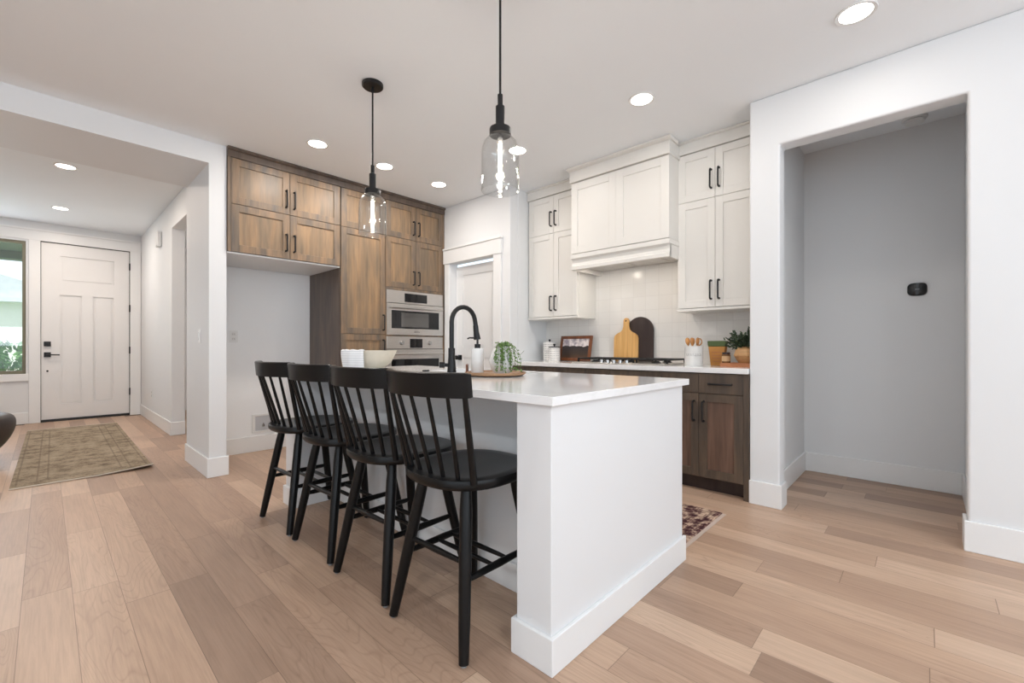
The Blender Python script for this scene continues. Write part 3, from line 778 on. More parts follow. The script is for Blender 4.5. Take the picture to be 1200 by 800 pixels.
# faucet
t = thing('faucet', 'matte black gooseneck pull-down faucet on the island', 'faucet', (1.70, 2.106, .914))
m = MB(); m.lathe([(0, 0), (.029, 0), (.026, .03), (.021, .10), (.021, .155), (0, .155)], (0, 0, 0), 24); m.build('base', 'black_metal', t, smooth=True)
R_ = .096
pts = [(0, 0, .15), (0, 0, .315)] + [(R_ - R_ * math.cos(a), 0, .315 + R_ * math.sin(a)) for a in [math.pi * k / 12 for k in range(1, 12)]] + [(2 * R_ + .003, 0, .31), (2 * R_ + .006, 0, .29)]
m = MB(); m.tube(pts, .0145, 14); m.build('spout', 'black_metal', t, smooth=True)
m = MB(); m.tube([(2*R_ + .004, 0, .30), (2*R_ + .010, 0, .255), (2*R_ + .018, 0, .21)], [.0165, .018, .023], 16); m.build('spray_head', 'black_metal', t, smooth=True)
m = MB(); m.tube([(0, 0, .05), (-.03, .030, .052)], .011, 12); m.tube([(-.03, .030, .052), (-.052, .052, .052)], [.018, .018], 16); m.build('handle', 'black_metal', t, smooth=True)
t = MB(); t.lathe([(0, 0), (.024, 0), (.024, .008), (.016, .011), (0, .011)], (0, 0, 0), 20)
tag(t.build('air_switch', 'black_metal', loc=(1.725, 2.407, .914)), 'small round black button set in the island counter', 'button')

# tray with soap, vase, trailing plant
TX, TY, TZ = 1.742, 1.768, .914
t = thing('serving_tray', 'round wooden tray with raised handle on the island', 'tray', (TX, TY, TZ))
m = MB(); m.lathe([(0, .004), (.158, .004), (.170, .010), (.172, .022), (.167, .022), (.161, .014), (0, .014)], (0, 0, 0), 48); m.build('plate', 'tray_wood', t, smooth=True)
m = MB()
m.lathe([(0, 0), (.012, 0), (.012, .005), (0, .005)], (.1, 0, 0), 10); m.lathe([(0, 0), (.012, 0), (.012, .005), (0, .005)], (-.08, .08, 0), 10); m.lathe([(0, 0), (.012, 0), (.012, .005), (0, .005)], (-.05, -.09, 0), 10)
m.build('foot', 'tray_wood', t)
m = MB()
hc = Vector((-.110, .116, 0)); hd = Vector((.7, .7, 0))
m.tube([hc - hd * .05 + Vector((0, 0, .018)), hc - hd * .05 + Vector((0, 0, .062)), hc + hd * .05 + Vector((0, 0, .062)), hc + hd * .05 + Vector((0, 0, .018))], .004, 8); m.build('handle', 'frame_wood', t, smooth=True)
t = thing('soap_dispenser', 'white ceramic soap bottle with black pump on the round tray', 'soap dispenser', (1.712, 1.885, TZ + .0145))
m = MB(); m.lathe([(0, 0), (.034, 0), (.036, .004), (.036, .134), (.032, .140), (0, .140)], (0, 0, 0), 28); m.build('bottle', 'white_ceramic', t, smooth=True)
m = MB(); m.lathe([(0, .140), (.017, .140), (.017, .163), (.006, .165), (.006, .192), (.012, .193), (.012, .203), (0, .203)], (0, 0, 0), 16); m.tube([(0, 0, .198), (-.035, .03, .2), (-.045, .038, .194)], .0045, 8); m.build('pump', 'black_metal', t)
t = thing('trailing_plant', 'white round vase with trailing green plant on the round tray', 'plant', (1.752, 1.728, TZ + .0145))
m = MB(); m.lathe([(0, 0), (.040, 0), (.058, .02), (.070, .06), (.066, .10), (.050, .132), (.040, .142), (.042, .150), (.036, .150), (.034, .142), (.03, .12), (0, .12)], (0, 0, 0), 32); m.build('vase', 'white_ceramic', t, smooth=True)
random.seed(11)
strands = []; ms = MB(); ml = MB()
rt = Vector((.685, -.728, 0)); fw = Vector((.728, .685, 0))
for i in range(23):
    s_ = random.uniform(-.35, 1.0); b_ = random.uniform(-1, .35)
    dirv = (rt * s_ - fw * (.9 + b_ * .3)).normalized() if random.random() < .75 else (rt * 1.0 + fw * random.uniform(-.5, .5)).normalized()
    reach = random.uniform(.055, .095); drop = random.uniform(.07, .19)
    up0 = random.uniform(.008, .03)
    pts = []
    for k in range(11):
        q = k / 10
        rr = .015 + reach * min(1, q * 1.9) ** .8
        zz = .148 + up0 * math.sin(min(1, q * 2) * math.pi) - drop * max(0, q - .22) ** 1.2 * 1.2
        zz = max(zz, .014)
        pts.append(dirv * rr + Vector((0, 0, zz)) + Vector((random.uniform(-.003, .003), random.uniform(-.003, .003), 0)))
    ms.tube(pts, .0011, 5)
    for k, p in enumerate(pts):
        for _ in range(2):
            d_ = Vector((random.uniform(-1, 1), random.uniform(-1, 1), random.uniform(-.8, .5))); ml.leaf(p, d_, random.uniform(.007, .010), random.uniform(.010, .015))
ms.tube([(.03, -.02, .14), tuple(rt * .10 + Vector((0, 0, .10))), tuple(rt * .125 + Vector((0, 0, .125)))], .001, 5)
ms.build('stem', 'stem', t); ml.build('foliage', 'pale_leaf', t, recalc=False)

# bowl and towel
t = thing('bowl', 'wide cream bowl on the far end of the island', 'bowl', (1.665, 3.025, .914))
m = MB(); m.lathe([(0, 0), (.10, 0), (.105, .008), (.155, .05), (.195, .135), (.188, .135), (.148, .056), (.095, .014), (0, .012)], (0, 0, 0), 40); m.build('vessel', 'linen', t, smooth=True)
# towel draped over the near rim
m = MB(); rows = []
vd = Vector((-math.cos(YAW), -math.sin(YAW), 0)); lt = Vector((-.685, .728, 0))
prof = [(.02, .105), (.10, .118), (.165, .134), (.193, .1405), (.2035, .135), (.2045, .118), (.198, .090), (.192, .055), (.186, .022), (.186, .003)]
NC = 22
for (r, z) in prof:
    row = []
    for k in range(NC + 1):
        a = -.10 + 1.05 * k / NC
        d_ = (vd * math.cos(a) + lt * math.sin(a))
        rip = .0025 * math.sin(k * .62 + z * 12) * (1 if r > .19 or z < .1 else .3) + .004 * (z < .1)
        row.append(m.bm.verts.new(d_ * (r + rip + .003) + Vector((0, 0, z + .0025 * math.sin(k * .9)))))
    rows.append(row)
for A, B in zip(rows, rows[1:]):
    for k in range(NC): m.bm.faces.new((A[k], A[k + 1], B[k + 1], B[k]))
tw = m.build('tea_towel', 'towel', smooth=True, loc=(1.665, 3.025, .914))
so = tw.modifiers.new('solid', 'SOLIDIFY'); so.thickness = .003; so.offset = 1
tag(tw, 'white striped tea towel draped over the rim of the cream bowl', 'towel')

# ------------------------------------------------------------------ stools
def stool():
    t = thing('counter_stool', 'x', 'stool', (0, 0, 0), 0, 'black spindle-back stools along the island')
    # seat: saddle-shaped superellipse
    m = MB(); A_, B_, zt = .234, .226, .613
    nr, ns = 10, 48; top = []
    def out(th, s):
        c_, s_ = math.cos(th), math.sin(th); e = 2 / 2.5
        return (A_ * s * math.copysign(abs(c_) ** e, c_), B_ * s * math.copysign(abs(s_) ** e, s_))
    cen = m.bm.verts.new((0, 0, zt - .012))
    for i in range(1, nr + 1):
        s = i / nr; rg = []
        for k in range(ns):
            x, y = out(2 * math.pi * k / ns, s)
            z = zt - .012 * (1 - s ** 2.5) - (.006 if s > .97 else 0)
            rg.append(m.bm.verts.new((x, y, z)))
        top.append(rg)
    for k in range(ns): m.bm.faces.new((cen, top[0][k], top[0][(k + 1) % ns]))
    for a, b in zip(top, top[1:]):
        for k in range(ns): m.bm.faces.new((a[k], b[k], b[(k + 1) % ns], a[(k + 1) % ns]))
    prev = top[-1]
    for s, z in ((1.012, zt - .014), (1.012, zt - .030), (.97, zt - .042), (.86, zt - .046)):
        rg = [m.bm.verts.new(out(2 * math.pi * k / ns, s) + (z,)) for k in range(ns)]
        for k in range(ns): m.bm.faces.new((prev[k], rg[k], rg[(k + 1) % ns], prev[(k + 1) % ns]))
        prev = rg
    m.bm.faces.new(prev[::-1])
    m.build('seat', 'black_paint', t, smooth=True)
    legs = {}
    for sx, tx in ((-1, -.128), (1, .125)):
        for sy in (-1, 1):
            top_ = Vector((tx, sy * .120, .580)); foot = Vector((sx * .220, sy * .208, .004))
            P = lambda q, a=top_, b=foot: a.lerp(b, q)
            m = MB(); m.tube([P(q) for q in (0, .15, .45, .8, .985)], [.018, .0225, .0228, .0205, .0175], 14); l = m.build('leg', 'black_paint', t, smooth=True)
            m = MB(); m.tube([P(.985), P(.998)], .010, 12); m.build('foot_pad', 'outlet_grey', l)
            legs[(sx, sy)] = P
    at = lambda P, z: P((.580 - z) / .576)
    def rod(a, b, r=.0098):
        m = MB(); m.tube([a.lerp(b, q) for q in (0, .12, .5, .88, 1)], [r * .75, r, r * 1.25, r, r * .75], 10); m.build('stretcher', 'black_paint', t, smooth=True)
    for sy in (-1, 1): rod(at(legs[(-1, sy)], .262), at(legs[(1, sy)], .262), .0118)
    rod(at(legs[(-1, -1)], .318), at(legs[(-1, 1)], .318))
    for x in (-.03, .045): rod(Vector((x, -.165, .262)), Vector((x, .165, .262)), .0085)
    # back
    def arc(q, z):       # q in -1..1
        lean = (z - .60) * .10
        ph = q * math.radians(68)
        return Vector((-.260 + .13 * (1 - math.cos(ph)) - lean, .250 * math.sin(ph) - .009, z))
    m = MB(); NQ = 24; rings = []
    for i in range(NQ + 1):
        q = -1 + 2 * i / NQ; e = .004 if i in (0, NQ) else 0
        z0, z1 = .905 + e, .990 - e
        a = (arc(min(1, q + .02), .95) - arc(max(-1, q - .02), .95)).normalized(); nrm = Vector((a.y, -a.x, 0))
        th = .0125 if 0 < i < NQ else .009
        p0, p1 = arc(q, z0), arc(q, z1)
        rings.append([m.bm.verts.new(p) for p in (p0 - nrm*th, p0 + nrm*th, p1 + nrm*th - Vector((0,0,.004)), p1 + nrm*(th-.005), p1 - nrm*(th-.005), p1 - nrm*th - Vector((0,0,.004)))])
    for a, b in zip(rings, rings[1:]):
        for k in range(6): m.bm.faces.new((a[k], a[(k + 1) % 6], b[(k + 1) % 6], b[k]))
    m.bm.faces.new(rings[0]); m.bm.faces.new(rings[-1][::-1])
    m.build('top_rail', 'black_paint', t, smooth=True)
    for i, q in enumerate((-.93, -.64, -.32, 0, .32, .64, .93)):
        tp = arc(q * .93, .91)
        qs = q * .88; bx = -.192 + .050 * abs(qs) ** 2.2; bt = Vector((bx, .238 * qs, .598))
        r = .0112 if i in (0, 6) else .0078
        m = MB(); m.tube([bt, bt.lerp(tp, .5), tp], [r * 1.15, r * 1.05, r * .85], 10); m.build('spindle', 'black_paint', t, smooth=True)
    return t
proto = stool()
ST = [(1.172, 1.338, 0.03, 'nearest black spindle-back counter stool, next to the island end panel'),
      (1.172, 1.833, 0.03, 'second nearest black counter stool, in front of the faucet'),
      (1.172, 2.342, 0.03, 'third black counter stool from the island end panel, below the towel'),
      (1.160, 2.836, 0.03, 'farthest black counter stool, closest to the fridge niche')]
allobs = list(bpy.data.objects)
kids = {}
for o in allobs:
    if o.parent: kids.setdefault(o.parent, []).append(o)
def ctree(o, parent=None):
    c_ = o.copy(); COL.objects.link(c_)
    if parent: c_.parent = parent
    for ch in kids.get(o, []): ctree(ch, c_)
    return c_
for i, (x, y, r, lab) in enumerate(ST):
    o = proto if i == 0 else ctree(proto)
    o.location = (x, y, 0); o.rotation_euler = (0, 0, r); o['label'] = lab

# ------------------------------------------------------------------ pendants
def pendant(x, y, label):
    t = thing('pendant_light', label, 'pendant light', (x, y, ZC), 0, 'glass jar pendants over the island')
    m = MB(); m.lathe([(0, -.001), (.066, -.001), (.066, -.018), (.060, -.024), (0, -.024)], (0, 0, 0), 32); m.lathe([(0, -.024), (.009, -.024), (.009, -.055), (0, -.055)], (0, 0, 0), 12); m.build('canopy', 'black_metal', t, smooth=True)
    zb = 1.795 - ZC
    m = MB(); m.tube([(0, 0, -.05), (0, 0, zb + .44)], .0055, 10); m.build('rod', 'black_metal', t, smooth=True)
    m = MB(); m.lathe([(0, zb + .445), (.012, zb + .445), (.012, zb + .395), (.021, zb + .39), (.021, zb + .295), (.048, zb + .29), (.050, zb + .285), (.050, zb + .258), (.0, zb + .258)], (0, 0, 0), 28); m.build('socket', 'black_metal', t, smooth=True)
    # clear jar: outer and inner skins
    out = [(.046, .262), (.050, .252), (.060, .243), (.076, .225), (.0855, .195), (.0875, .16), (.0875, .02), (.0885, .004), (.0875, 0)]
    inn = [(r - .003, z) for r, z in out[::-1]]
    m = MB(); m.lathe([(r, zb + z) for r, z in out + inn], (0, 0, 0), 40, closed=True); m.build('glass_shade', 'glass', t, smooth=True)
    m = MB(); m.lathe([(0, zb + .258), (.014, zb + .258), (.014, zb + .225), (0, zb + .225)], (0, 0, 0), 16); b = m.build('bulb_base', 'chrome', t)
    m = MB(); m.lathe([(0, zb + .225), (.012, zb + .222), (.0155, zb + .20), (.0155, zb + .05), (.010, zb + .036), (0, zb + .032)], (0, 0, 0), 18); m.build('bulb', 'glass', t, smooth=True)
    m = MB()
    for k in range(4):
        a = k * math.pi / 2; m.tube([(.006*math.cos(a), .006*math.sin(a), zb + .215), (.005*math.cos(a), .005*math.sin(a), zb + .05)], .0042, 6)
    m.build('filament', 'filament', t)
    d_ = bpy.data.lights.new('pendant_glow', 'POINT'); d_.energy = 2.0; d_.color = (1, .84, .64); d_.shadow_soft_size = .02
    l = bpy.data.objects.new('pendant_glow', d_); COL.objects.link(l); l.parent = t; l.location = (0, 0, zb + .13)
pendant(1.44, 2.585, 'clear glass jar pendant in front of the brown cabinets, its round ceiling canopy visible')
pendant(1.44, 1.43, 'nearer clear glass jar pendant, its rod running out of the top of the photo')

# ------------------------------------------------------------------ recessed lights
def down(x, y, z, label, group, power=4.0, col=(1, .94, .88)):
    t = thing('recessed_light', label, 'recessed light', (x, y, z), 0, group)
    m = MB(); m.lathe([(.070, -.001), (.088, -.001), (.086, -.006), (.070, -.004)], (0, 0, 0), 36, closed=True); m.build('trim_ring', 'white_plastic', t, smooth=True)
    m = MB(); m.lathe([(0, -.003), (.070, -.003), (.070, -.0005), (0, -.0005)], (0, 0, 0), 36); m.build('lens', 'downlight', t)
    l = area('downlight_beam', (0, 0, -.012), (.13, .13), power, (0, 0, -1), col, 'DISK'); l.parent = t
KG = 'recessed ceiling lights over the kitchen'
down(2.81, .255, ZC, 'recessed ceiling light nearest the camera, above the alcove wall', KG, 2.4)
down(2.785, 1.407, ZC, 'recessed ceiling light just above the range hood', KG)
down(2.78, 2.552, ZC, 'recessed ceiling light seen directly behind the nearer glass pendant', KG)
down(2.80, 3.68, ZC, 'recessed ceiling light by the pantry wall, rightmost along the brown cabinets', KG, 2.4)
down(2.172, 3.68, ZC, 'middle recessed ceiling light of the three along the brown cabinets', KG, 9)
down(1.55, 3.68, ZC, 'recessed ceiling light leftmost of the three along the brown cabinets', KG, 9)
HG = 'recessed ceiling lights in the entry hall'
down(.135, 6.15, ZH, 'nearer and larger-looking recessed light in the entry hall ceiling', HG, 15, (1, .87, .76))
down(.13, 8.05, ZH, 'farther recessed light in the entry hall ceiling, close to the front door', HG, 15, (1, .87, .76))

# ------------------------------------------------------------------ counter objects
ZT = .925
def canister(name, label, x, y, r, h_):
    t = thing(name, label, 'canister', (x, y, ZT), 0, 'dotted canisters on the hood wall counter')
    prof = [(0, 0), (r - .003, 0)]
    n_ = int(h_ / .0238)
    for i in range(n_):
        z = i * h_ / n_; d_ = h_ / n_; prof += [(r, z + d_ * .25), (r, z + d_ * .75), (r - .0025, z + d_ * .98)]
    prof += [(0, h_)]
    m = MB(); m.lathe(prof, (0, 0, 0), 32); m.build('jar', 'dots', t, smooth=True)
    m = MB(); m.lathe([(0, h_), (r, h_), (r, h_ + .008), (r * .5, h_ + .012), (0, h_ + .012)], (0, 0, 0), 32); l = m.build('lid', 'white_ceramic' if h_ > .18 else 'black_metal', t)
    m = MB(); m.lathe([(0, h_ + .012), (.007, h_ + .012), (.007, h_ + .02), (.013, h_ + .026), (.010, h_ + .038), (0, h_ + .04)], (0, 0, 0), 14); m.build('knob', 'black_metal', l, smooth=True)
canister('canister', 'taller white ribbed canister with black dots, by the pantry wall', 3.79, 3.00, .072, .195)
canister('canister', 'shorter white ribbed canister beside the framed picture', 3.70, 2.865, .062, .145)

def leaning(root, ang): root.rotation_euler = (0, ang, 0)
t = thing('picture_frame', 'landscape picture in a brown wood frame leaning on the backsplash', 'picture', (3.83, 2.70, ZT + .0015)); leaning(t, .20)
fw_, fh_ = .40, .27
m = MB(); m.box(-.018, 0, -fw_/2, -fw_/2 + .032, 0, fh_); m.box(-.018, 0, fw_/2 - .032, fw_/2, 0, fh_); m.box(-.018, 0, -fw_/2 + .032, fw_/2 - .032, 0, .032); m.box(-.018, 0, -fw_/2 + .032, fw_/2 - .032, fh_ - .032, fh_); m.build('frame', 'frame_wood', t, bevel=.002)
m = MB(); m.box(-.010, -.002, -fw_/2 + .030, fw_/2 - .030, .03, fh_ - .03); m.build('print', 'print', t)

# dark arched board
t = thing('arched_board', 'dark brown arched board leaning behind the light cutting board', 'cutting board', (3.926, 2.0, ZT + .0007)); leaning(t, .033)
pts = [(-.14, 0), (.14, 0), (.14, .30)] + [(.14 * math.cos(a), .30 + .14 * math.sin(a)) for a in [math.pi * k / 24 for k in range(1, 24)]] + [(-.14, .30)]
m = MB(); m.prism(pts, 'x', -.018, 0); m.build('board', 'walnut', t, bevel=.003)
t = thing('cutting_board', 'light wooden cutting board with a handle neck, in front of the dark board', 'cutting board', (3.905, 2.135, ZT + .0007)); leaning(t, .033)
half = [(.128, 0), (.130, .01), (.130, .235), (.122, .262), (.095, .283), (.062, .298), (.040, .318), (.030, .35), (.028, .41), (.022, .427), (.008, .434)]
pts = half + [(-a, b) for a, b in half[::-1]]
m = MB(); m.prism(pts, 'x', -.02, 0); b = m.build('board', 'bamboo', t, bevel=.003)
m = MB(); m.lathe([(0, -.0005), (.008, -.0005), (.008, .0), (0, 0)], (-.0205, 0, .405), 14, 'x'); m.build('hanging_hole', 'dark_gap', b)

# utensil crock
t = thing('utensil_crock', 'white crock lettered for utensils on the counter right of the cooktop', 'crock', (3.60, 1.365, ZT))
m = MB(); m.lathe([(0, 0), (.068, 0), (.070, .004), (.072, .150), (.074, .154), (.073, .158), (.066, .158), (.065, .150), (.063, .008), (0, .008)], (0, 0, 0), 36); cr = m.build('jar', 'white_ceramic', t, smooth=True)
ca = math.atan2(-1.365, -3.60)
cdir = Vector((math.cos(ca), math.sin(ca), 0))
text('lettering', 'UTENSILS', .029, 'brown_text', cr, tuple(cdir * .0705 + Vector((0, 0, .088))), (math.pi / 2, 0, ca + math.pi / 2), bend=.0705)
for i, (dx, dy, k) in enumerate(((-.044, .0, 0), (-.021, -.02, 1), (.0, .02, 0), (.021, -.015, 1), (.044, .008, 2))):
    s = thing('wooden_spoon' if k != 2 else 'wooden_masher', ['leftmost wooden spoon standing in the white crock', 'wooden spatula left of centre in the white crock', 'middle wooden spoon in the white crock', 'wooden spatula right of centre in the white crock', 'looped wooden utensil at the right side of the crock'][i], 'utensil', (3.60, 1.365, ZT + .012), 0)
    off = Vector((.685, -.728, 0)) * dx + Vector((.728, .685, 0)) * dy      # spread across the crock
    d0 = off * .6; d1 = off * 1.2 + Vector((0, 0, .212))
    m = MB(); m.tube([d0, d0.lerp(d1, .72)], [.005, .006], 8); m.build('handle', 'spoon_wood', s, smooth=True)
    q = d0.lerp(d1, .72); e = (d1 - q).normalized()
    m = MB()
    if k == 2:
        c_ = q + e * .028
        m.tube([c_ + Vector((.685, -.728, 0)) * (math.cos(a) * .020) + Vector((0, 0, math.sin(a) * .026)) for a in [2 * math.pi * j / 18 for j in range(19)]], .005, 8)
    else:
        w0 = .019 if k == 0 else .015
        m.lathe([(0, -.032), (w0 * .55, -.026), (w0, -.005), (w0, .012), (w0 * .7, .027), (0, .033)], (0, 0, 0), 16, sx=.5)
        ax_ = Vector((.728, .685, 0)); ay_ = e.cross(ax_).normalized(); ax_ = ay_.cross(e).normalized()
        bmesh.ops.transform(m.bm, matrix=Matrix.Translation(q + e * .03) @ Matrix((ax_, ay_, e)).transposed().to_4x4(), verts=m.bm.verts)
    m.build('head', 'spoon_wood', s, smooth=True)

# ochre tapered box with a green band, amber jar, book and wooden vase with plant
t = thing('tapered_box', 'ochre tapered box with green top band behind the amber jar', 'box', (3.76, 1.232, ZT), -.0)
m = MB()
def frus(m, w0, w1, d0, d1, z0, z1):
    v = [m.bm.verts.new(p) for p in ((-d0,-w0,z0),(d0,-w0,z0),(d0,w0,z0),(-d0,w0,z0),(-d1,-w1,z1),(d1,-w1,z1),(d1,w1,z1),(-d1,w1,z1))]
    for f in ((0,3,2,1),(4,5,6,7),(0,1,5,4),(1,2,6,5),(2,3,7,6),(3,0,4,7)): m.bm.faces.new([v[i] for i in f])
frus(m, .048, .066, .025, .028, 0, .155); bx = m.build('carton', 'ochre', t, bevel=.003)
m = MB(); frus(m, .068, .072, .0295, .030, .155, .200); m.build('green_rim', 'green_band', t, bevel=.003)
m = MB()
for z, w in ((.03, .030), (.055, .034), (.08, .038), (.105, .038)): m.box(-.0300, -.0262, -w, w, z, z + .006)
m.build('printed_band', 'book_red', bx)
t = thing('book', 'flat rust-covered book lying under the wooden vase', 'book', (3.66, 1.035, ZT))
m = MB(); m.box(-.10, .10, -.115, .115, 0, .004); m.box(-.10, .10, -.115, .115, .024, .028); m.box(-.10, -.096, -.115, .115, .004, .024); m.build('cover', 'book_red', t)
m = MB(); m.box(-.094, .097, -.110, .110, .004, .024); m.build('pages', 'paper', t)
t = thing('candle_jar', 'small amber jar with dark lid on the rust-covered book', 'jar', (3.60, 1.118, ZT + .028))
m = MB(); m.lathe([(0, 0), (.028, 0), (.030, .004), (.030, .060), (.026, .066), (0, .066)], (0, 0, 0), 24); j = m.build('glass_body', 'amber', t, smooth=True)
m = MB(); m.lathe([(.0302, .014), (.0308, .014), (.0308, .052), (.0302, .052)], (0, 0, 0), 24, closed=True); m.build('sticker', 'label_tan', j)
m = MB(); m.lathe([(0, .066), (.028, .066), (.028, .082), (0, .082)], (0, 0, 0), 24); m.build('lid', 'walnut', t)
t = thing('wooden_vase', 'faceted light wood vase with dark green foliage beside the tall wall end', 'plant', (3.66, .995, ZT + .028))
m = MB(); m.lathe([(0, 0), (.050, 0), (.086, .056), (.072, .106), (.048, .126), (.038, .126), (.036, .09), (0, .09)], (0, 0, 0), 9); m.build('vase', 'pot_wood', t)
random.seed(3); ms = MB(); ml = MB()
for i in range(50):
    a = random.uniform(0, 6.28); el = random.uniform(.15, 1.3); L = random.uniform(.09, .165)
    base = Vector((0, 0, .10)); d_ = Vector((math.cos(a) * math.cos(el), math.sin(a) * math.cos(el), math.sin(el)))
    if d_.y < 0: d_.y *= .35
    tip = base + d_ * L; ms.tube([base, base.lerp(tip, .5) + Vector((0, 0, .008)), tip], .0013, 5)
    for k in range(9):
        p = base.lerp(tip, .3 + .75 * k / 8)
        ml.leaf(p, d_ + Vector((random.uniform(-1, 1), random.uniform(-.8, 1), random.uniform(-.5, .8))), .019, random.uniform(.024, .036))
ms.build('stem', 'stem', t); ml.build('foliage', 'dark_leaf', t, recalc=False)

# ------------------------------------------------------------------ rugs
t = thing('entry_rug', 'faded olive-brown patterned runner rug in front of the front door', 'rug', (.25, 6.66, 0), math.radians(-.5))
m = MB(); nx, ny = 14, 40; Wd, Ln = .85, 3.3
top = []
def rz_(u, v):
    z = .007
    if v < .06: z += (.06 - v) / .06 * .012 * (max(0, u - .55) / .45) ** 1.3 * 2.2
    return z + .001 * math.sin(v * 40 + u * 3) * (1 if v < .3 else .3)
for lev in (0, 1):
    g_ = []
    for j in range(ny + 1):
        row = []
        for i in range(nx + 1):
            u, v = i / nx, j / ny; skew = .015 * (1 - v) * (u - .5)
            row.append(m.bm.verts.new((-Wd/2 + Wd * u, -Ln/2 + Ln * v - .03 * (.5 - u) * (1 - v), (rz_(u, v) if lev else max(.0008, rz_(u, v) - .006)))))
        g_.append(row)
    top.append(g_)
for lev in (0, 1):
    for j in range(ny):
        for i in range(nx):
            q = (top[lev][j][i], top[lev][j][i+1], top[lev][j+1][i+1], top[lev][j+1][i]); m.bm.faces.new(q if lev else q[::-1])
for j in range(ny):
    m.bm.faces.new((top[0][j][0], top[1][j][0], top[1][j+1][0], top[0][j+1][0])); m.bm.faces.new((top[0][j][nx], top[0][j+1][nx], top[1][j+1][nx], top[1][j][nx]))
for i in range(nx):
    m.bm.faces.new((top[0][0][i], top[0][0][i+1], top[1][0][i+1], top[1][0][i])); m.bm.faces.new((top[0][ny][i], top[1][ny][i], top[1][ny][i+1], top[0][ny][i+1]))
m.build('pile', 'rug_entry', t)
m = MB(); m.tube([(-Wd/2 + Wd * i/nx, -Ln/2 - .03 * (.5 - i/nx) - .002, rz_(i/nx, 0) - .001) for i in range(nx + 1)], .0055, 8)
m.build('near_binding', 'rug_edge', t, smooth=True)
m = MB(); m.tube([(-Wd/2 + Wd * i/nx, Ln/2 + .002, .0065) for i in range(nx + 1)], .0055, 8)
m.build('far_binding', 'rug_edge', t, smooth=True)
t = thing('kitchen_rug', 'burgundy and cream oriental rug between island and dark base cabinets', 'rug', (2.66, 1.90, 0))
m = MB(); m.box(-.325, .325, -.95, .95, .001, .008); m.build('pile', 'rug_kitchen', t)
m = MB()
for sgn in (-1, 1):
    for i in range(64):
        x = -.32 + i * .01016; m.box(x, x + .006, sgn * .95 - (.022 if sgn < 0 else 0), sgn * .95 + (.022 if sgn > 0 else 0), .001, .004)
m.build('fringe', 'fringe', t)

# ------------------------------------------------------------------ armchair at the left edge
t = thing('armchair', 'dark brown leather armchair cut off by the left edge of the photo', 'armchair', (-.635, 6.22, 0), math.radians(10))
random.seed(1)
m = MB(); m.lathe([(0, .06), (.22, .06), (.34, .12), (.42, .24), (.455, .36), (.44, .44), (.38, .47), (0, .45)], (0, 0, 0), 40); bs = m.build('base_shell', 'leather', t, smooth=True); ss = bs.modifiers.new('sub', 'SUBSURF'); ss.levels = 2; ss.render_levels = 2
m = MB(); m.lathe([(0, .451), (.30, .455), (.34, .48), (.33, .53), (.25, .55), (0, .55)], (0, 0, 0), 36); m.build('seat_cushion', 'leather', t, smooth=True)
m = MB()
rg = []
for k in range(25):
    a = math.radians(100 + 160 * k / 24); ca_, sa_ = math.cos(a), math.sin(a)
    hgt = .78 - .16 * abs(k - 12) / 12
    rg.append([m.bm.verts.new(p) for p in ((.35*ca_, .35*sa_, .45), (.43*ca_, .43*sa_, .42), (.46*ca_, .46*sa_, hgt - .03), (.43*ca_, .43*sa_, hgt), (.38*ca_, .38*sa_, hgt), (.36*ca_, .36*sa_, hgt - .03))])
for a, b in zip(rg, rg[1:]):
    for k in range(6): m.bm.faces.new((a[k], a[(k+1) % 6], b[(k+1) % 6], b[k]))
m.bm.faces.new(rg[0]); m.bm.faces.new(rg[-1][::-1])
m.build('backrest', 'leather', t, smooth=True)
for a in (45, 135, 225, 315):
    m = MB(); ca_, sa_ = math.cos(math.radians(a)), math.sin(math.radians(a)); m.tube([(.2*ca_, .2*sa_, .08), (.23*ca_, .23*sa_, 0)], [.02, .014], 10); m.build('leg', 'walnut', t)

# ------------------------------------------------------------------ wall fittings
def plate(name, label, cat, O, u, n, W, H, inner):
    t = thing(name, label, cat, O)
    m = MB(); m.fbox((0, 0, 0), u, V_, n, -W/2, W/2, -H/2, H/2, 0, .006); p = m.build('plate', 'white_plastic', t, bevel=.002)
    for (a, b, c_, d_, dep, mt, nm) in inner:
        m = MB(); m.fbox((0, 0, 0), u, V_, n, a, b, c_, d_, .0061, .0061 + dep); m.build(nm, mt, p)
    return t
sock = [(-.017, .017, .008, .040, .001, 'white_ceramic', 'receptacle'), (-.017, .017, -.040, -.008, .001, 'white_ceramic', 'receptacle')] + [(x, x + .003, z, z + .012, .0015, 'outlet_grey', 'slot') for x in (-.009, .006) for z in (.018, -.030)]
plate('wall_outlet', 'white outlet on the back wall of the fridge niche', 'outlet', (1.285, 5.03, 1.18), U, NN, .075, .118, sock)
plate('wall_outlet', 'low white outlet on the hall wall by the front door', 'outlet', (1.05, 8.10, .40), (0, -1, 0), (-1, 0, 0), .075, .118, sock)
plate('light_switch', 'white rocker switch on the side of the hall pillar', 'switch', (.92, 4.60, 1.17), (0, -1, 0), (-1, 0, 0), .075, .118, [(-.016, .016, -.034, .034, .003, 'white_ceramic', 'rocker')])
t = thing('water_box', 'white recessed fridge water box low on the niche wall', 'water box', (1.565, 5.03, .285))
m = MB()
for b in ((-.115, .115, .075, .095), (-.115, .115, -.095, -.075), (-.115, -.085, -.075, .075), (.085, .115, -.075, .075)): m.box(b[0], b[1], -.010, 0, b[2], b[3])
m.build('frame', 'white_plastic', t, bevel=.002)
m = MB(); m.box(-.085, .085, -.003, -.0005, -.075, .075); m.build('back_plate', plain('grey_box_inside', srgb(196, 198, 202), .6), t)
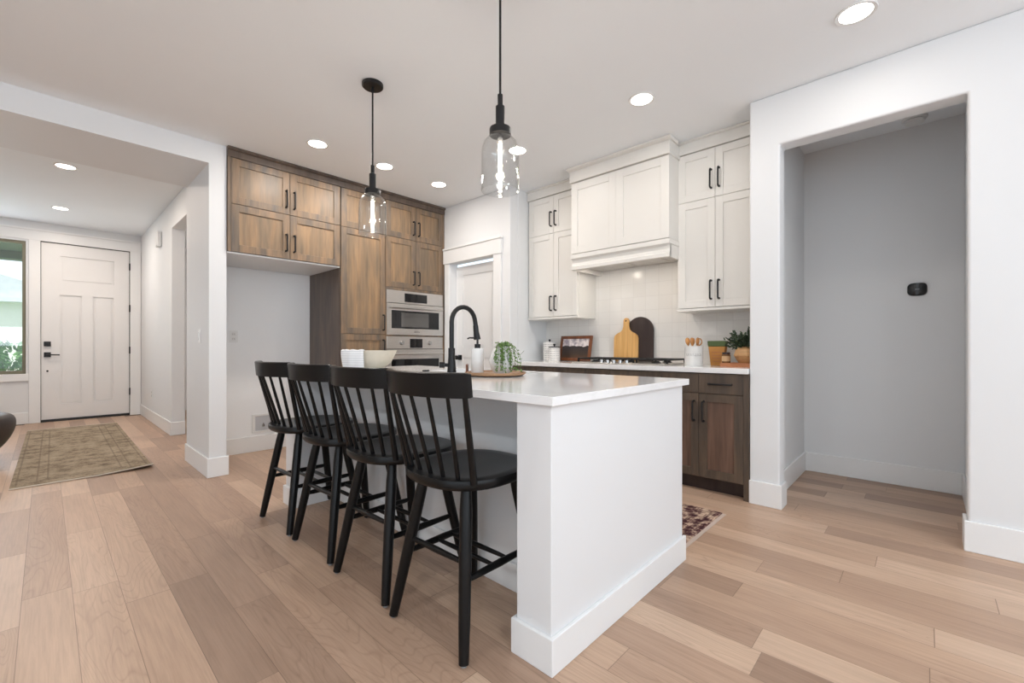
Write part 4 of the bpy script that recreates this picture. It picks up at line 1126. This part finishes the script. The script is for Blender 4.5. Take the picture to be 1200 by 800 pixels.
m = MB(); m.lathe([(0, 0), (.012, 0), (.012, .02), (0, .02)], (-.01, -.012, -.035), 12); m.tube([(-.01, -.01, -.03), (-.01, -.012, .0)], .006, 8); m.build('valve', 'chrome', t)
t = thing('door_chime', 'white box-shaped door chime high on the hall wall', 'chime', (1.05, 7.40, 2.50))
m = MB(); m.box(-.05, 0, -.075, .075, -.10, .10); m.build('cover', 'white_plastic', t, bevel=.012)
m = MB(); m.box(-.0505, -.05, -.05, .05, -.09, -.085); m.build('grille_slot', 'outlet_grey', t)
t = thing('thermostat', 'black rounded thermostat on the alcove back wall', 'thermostat', (4.56, .043, 1.515))
m = MB(); m.lathe([(0, -.022), (.046, -.022), (.054, -.016), (.056, -.006), (.056, 0), (0, 0)], (0, 0, 0), 40, 'x')
for v in m.bm.verts:
    a = math.atan2(v.co.z, v.co.y); r = math.hypot(v.co.y, v.co.z)
    if r > 1e-5:
        k = 1 / (abs(math.cos(a)) ** 3.5 + abs(math.sin(a)) ** 3.5) ** (1 / 3.5); v.co.y = math.cos(a) * r * k * 1.02; v.co.z = math.sin(a) * r * k * .88
th = m.build('body', 'black_plastic', t, smooth=True)
m = MB(); m.box(-.0228, -.0222, -.012, .012, -.004, .004); m.build('screen_mark', 'outlet_grey', th)
t = thing('smoke_detector', 'round white smoke detector on the alcove ceiling', 'smoke detector', (4.40, .055, ZC))
m = MB(); m.lathe([(0, 0), (.072, 0), (.072, -.010), (.066, -.016), (0, -.016)], (0, 0, 0), 36); m.lathe([(0, -.02), (.060, -.02), (.055, -.036), (.03, -.042), (0, -.042)], (0, 0, 0), 36); sd = m.build('cover', 'white_plastic', t, smooth=True)
m = MB(); m.lathe([(0, -.016), (.054, -.016), (.054, -.021), (0, -.021)], (0, 0, 0), 36); m.build('vent_ring', 'dark_gap', sd)
for x, y, lab in ((.945, 9.08, 'dark floor register right of the front door'), (-.30, 9.08, 'dark floor register below the entry window')):
    t = thing('floor_register', lab, 'floor vent', (x, y, 0))
    m = MB(); m.box(-.10, .10, -.03, .03, .0005, .004); r_ = m.build('frame', 'leather', t)
    m = MB()
    for i in range(12): m.box(-.09 + i * .0155, -.083 + i * .0155, -.022, .022, .004, .0045)
    m.build('slot', 'dark_gap', r_)
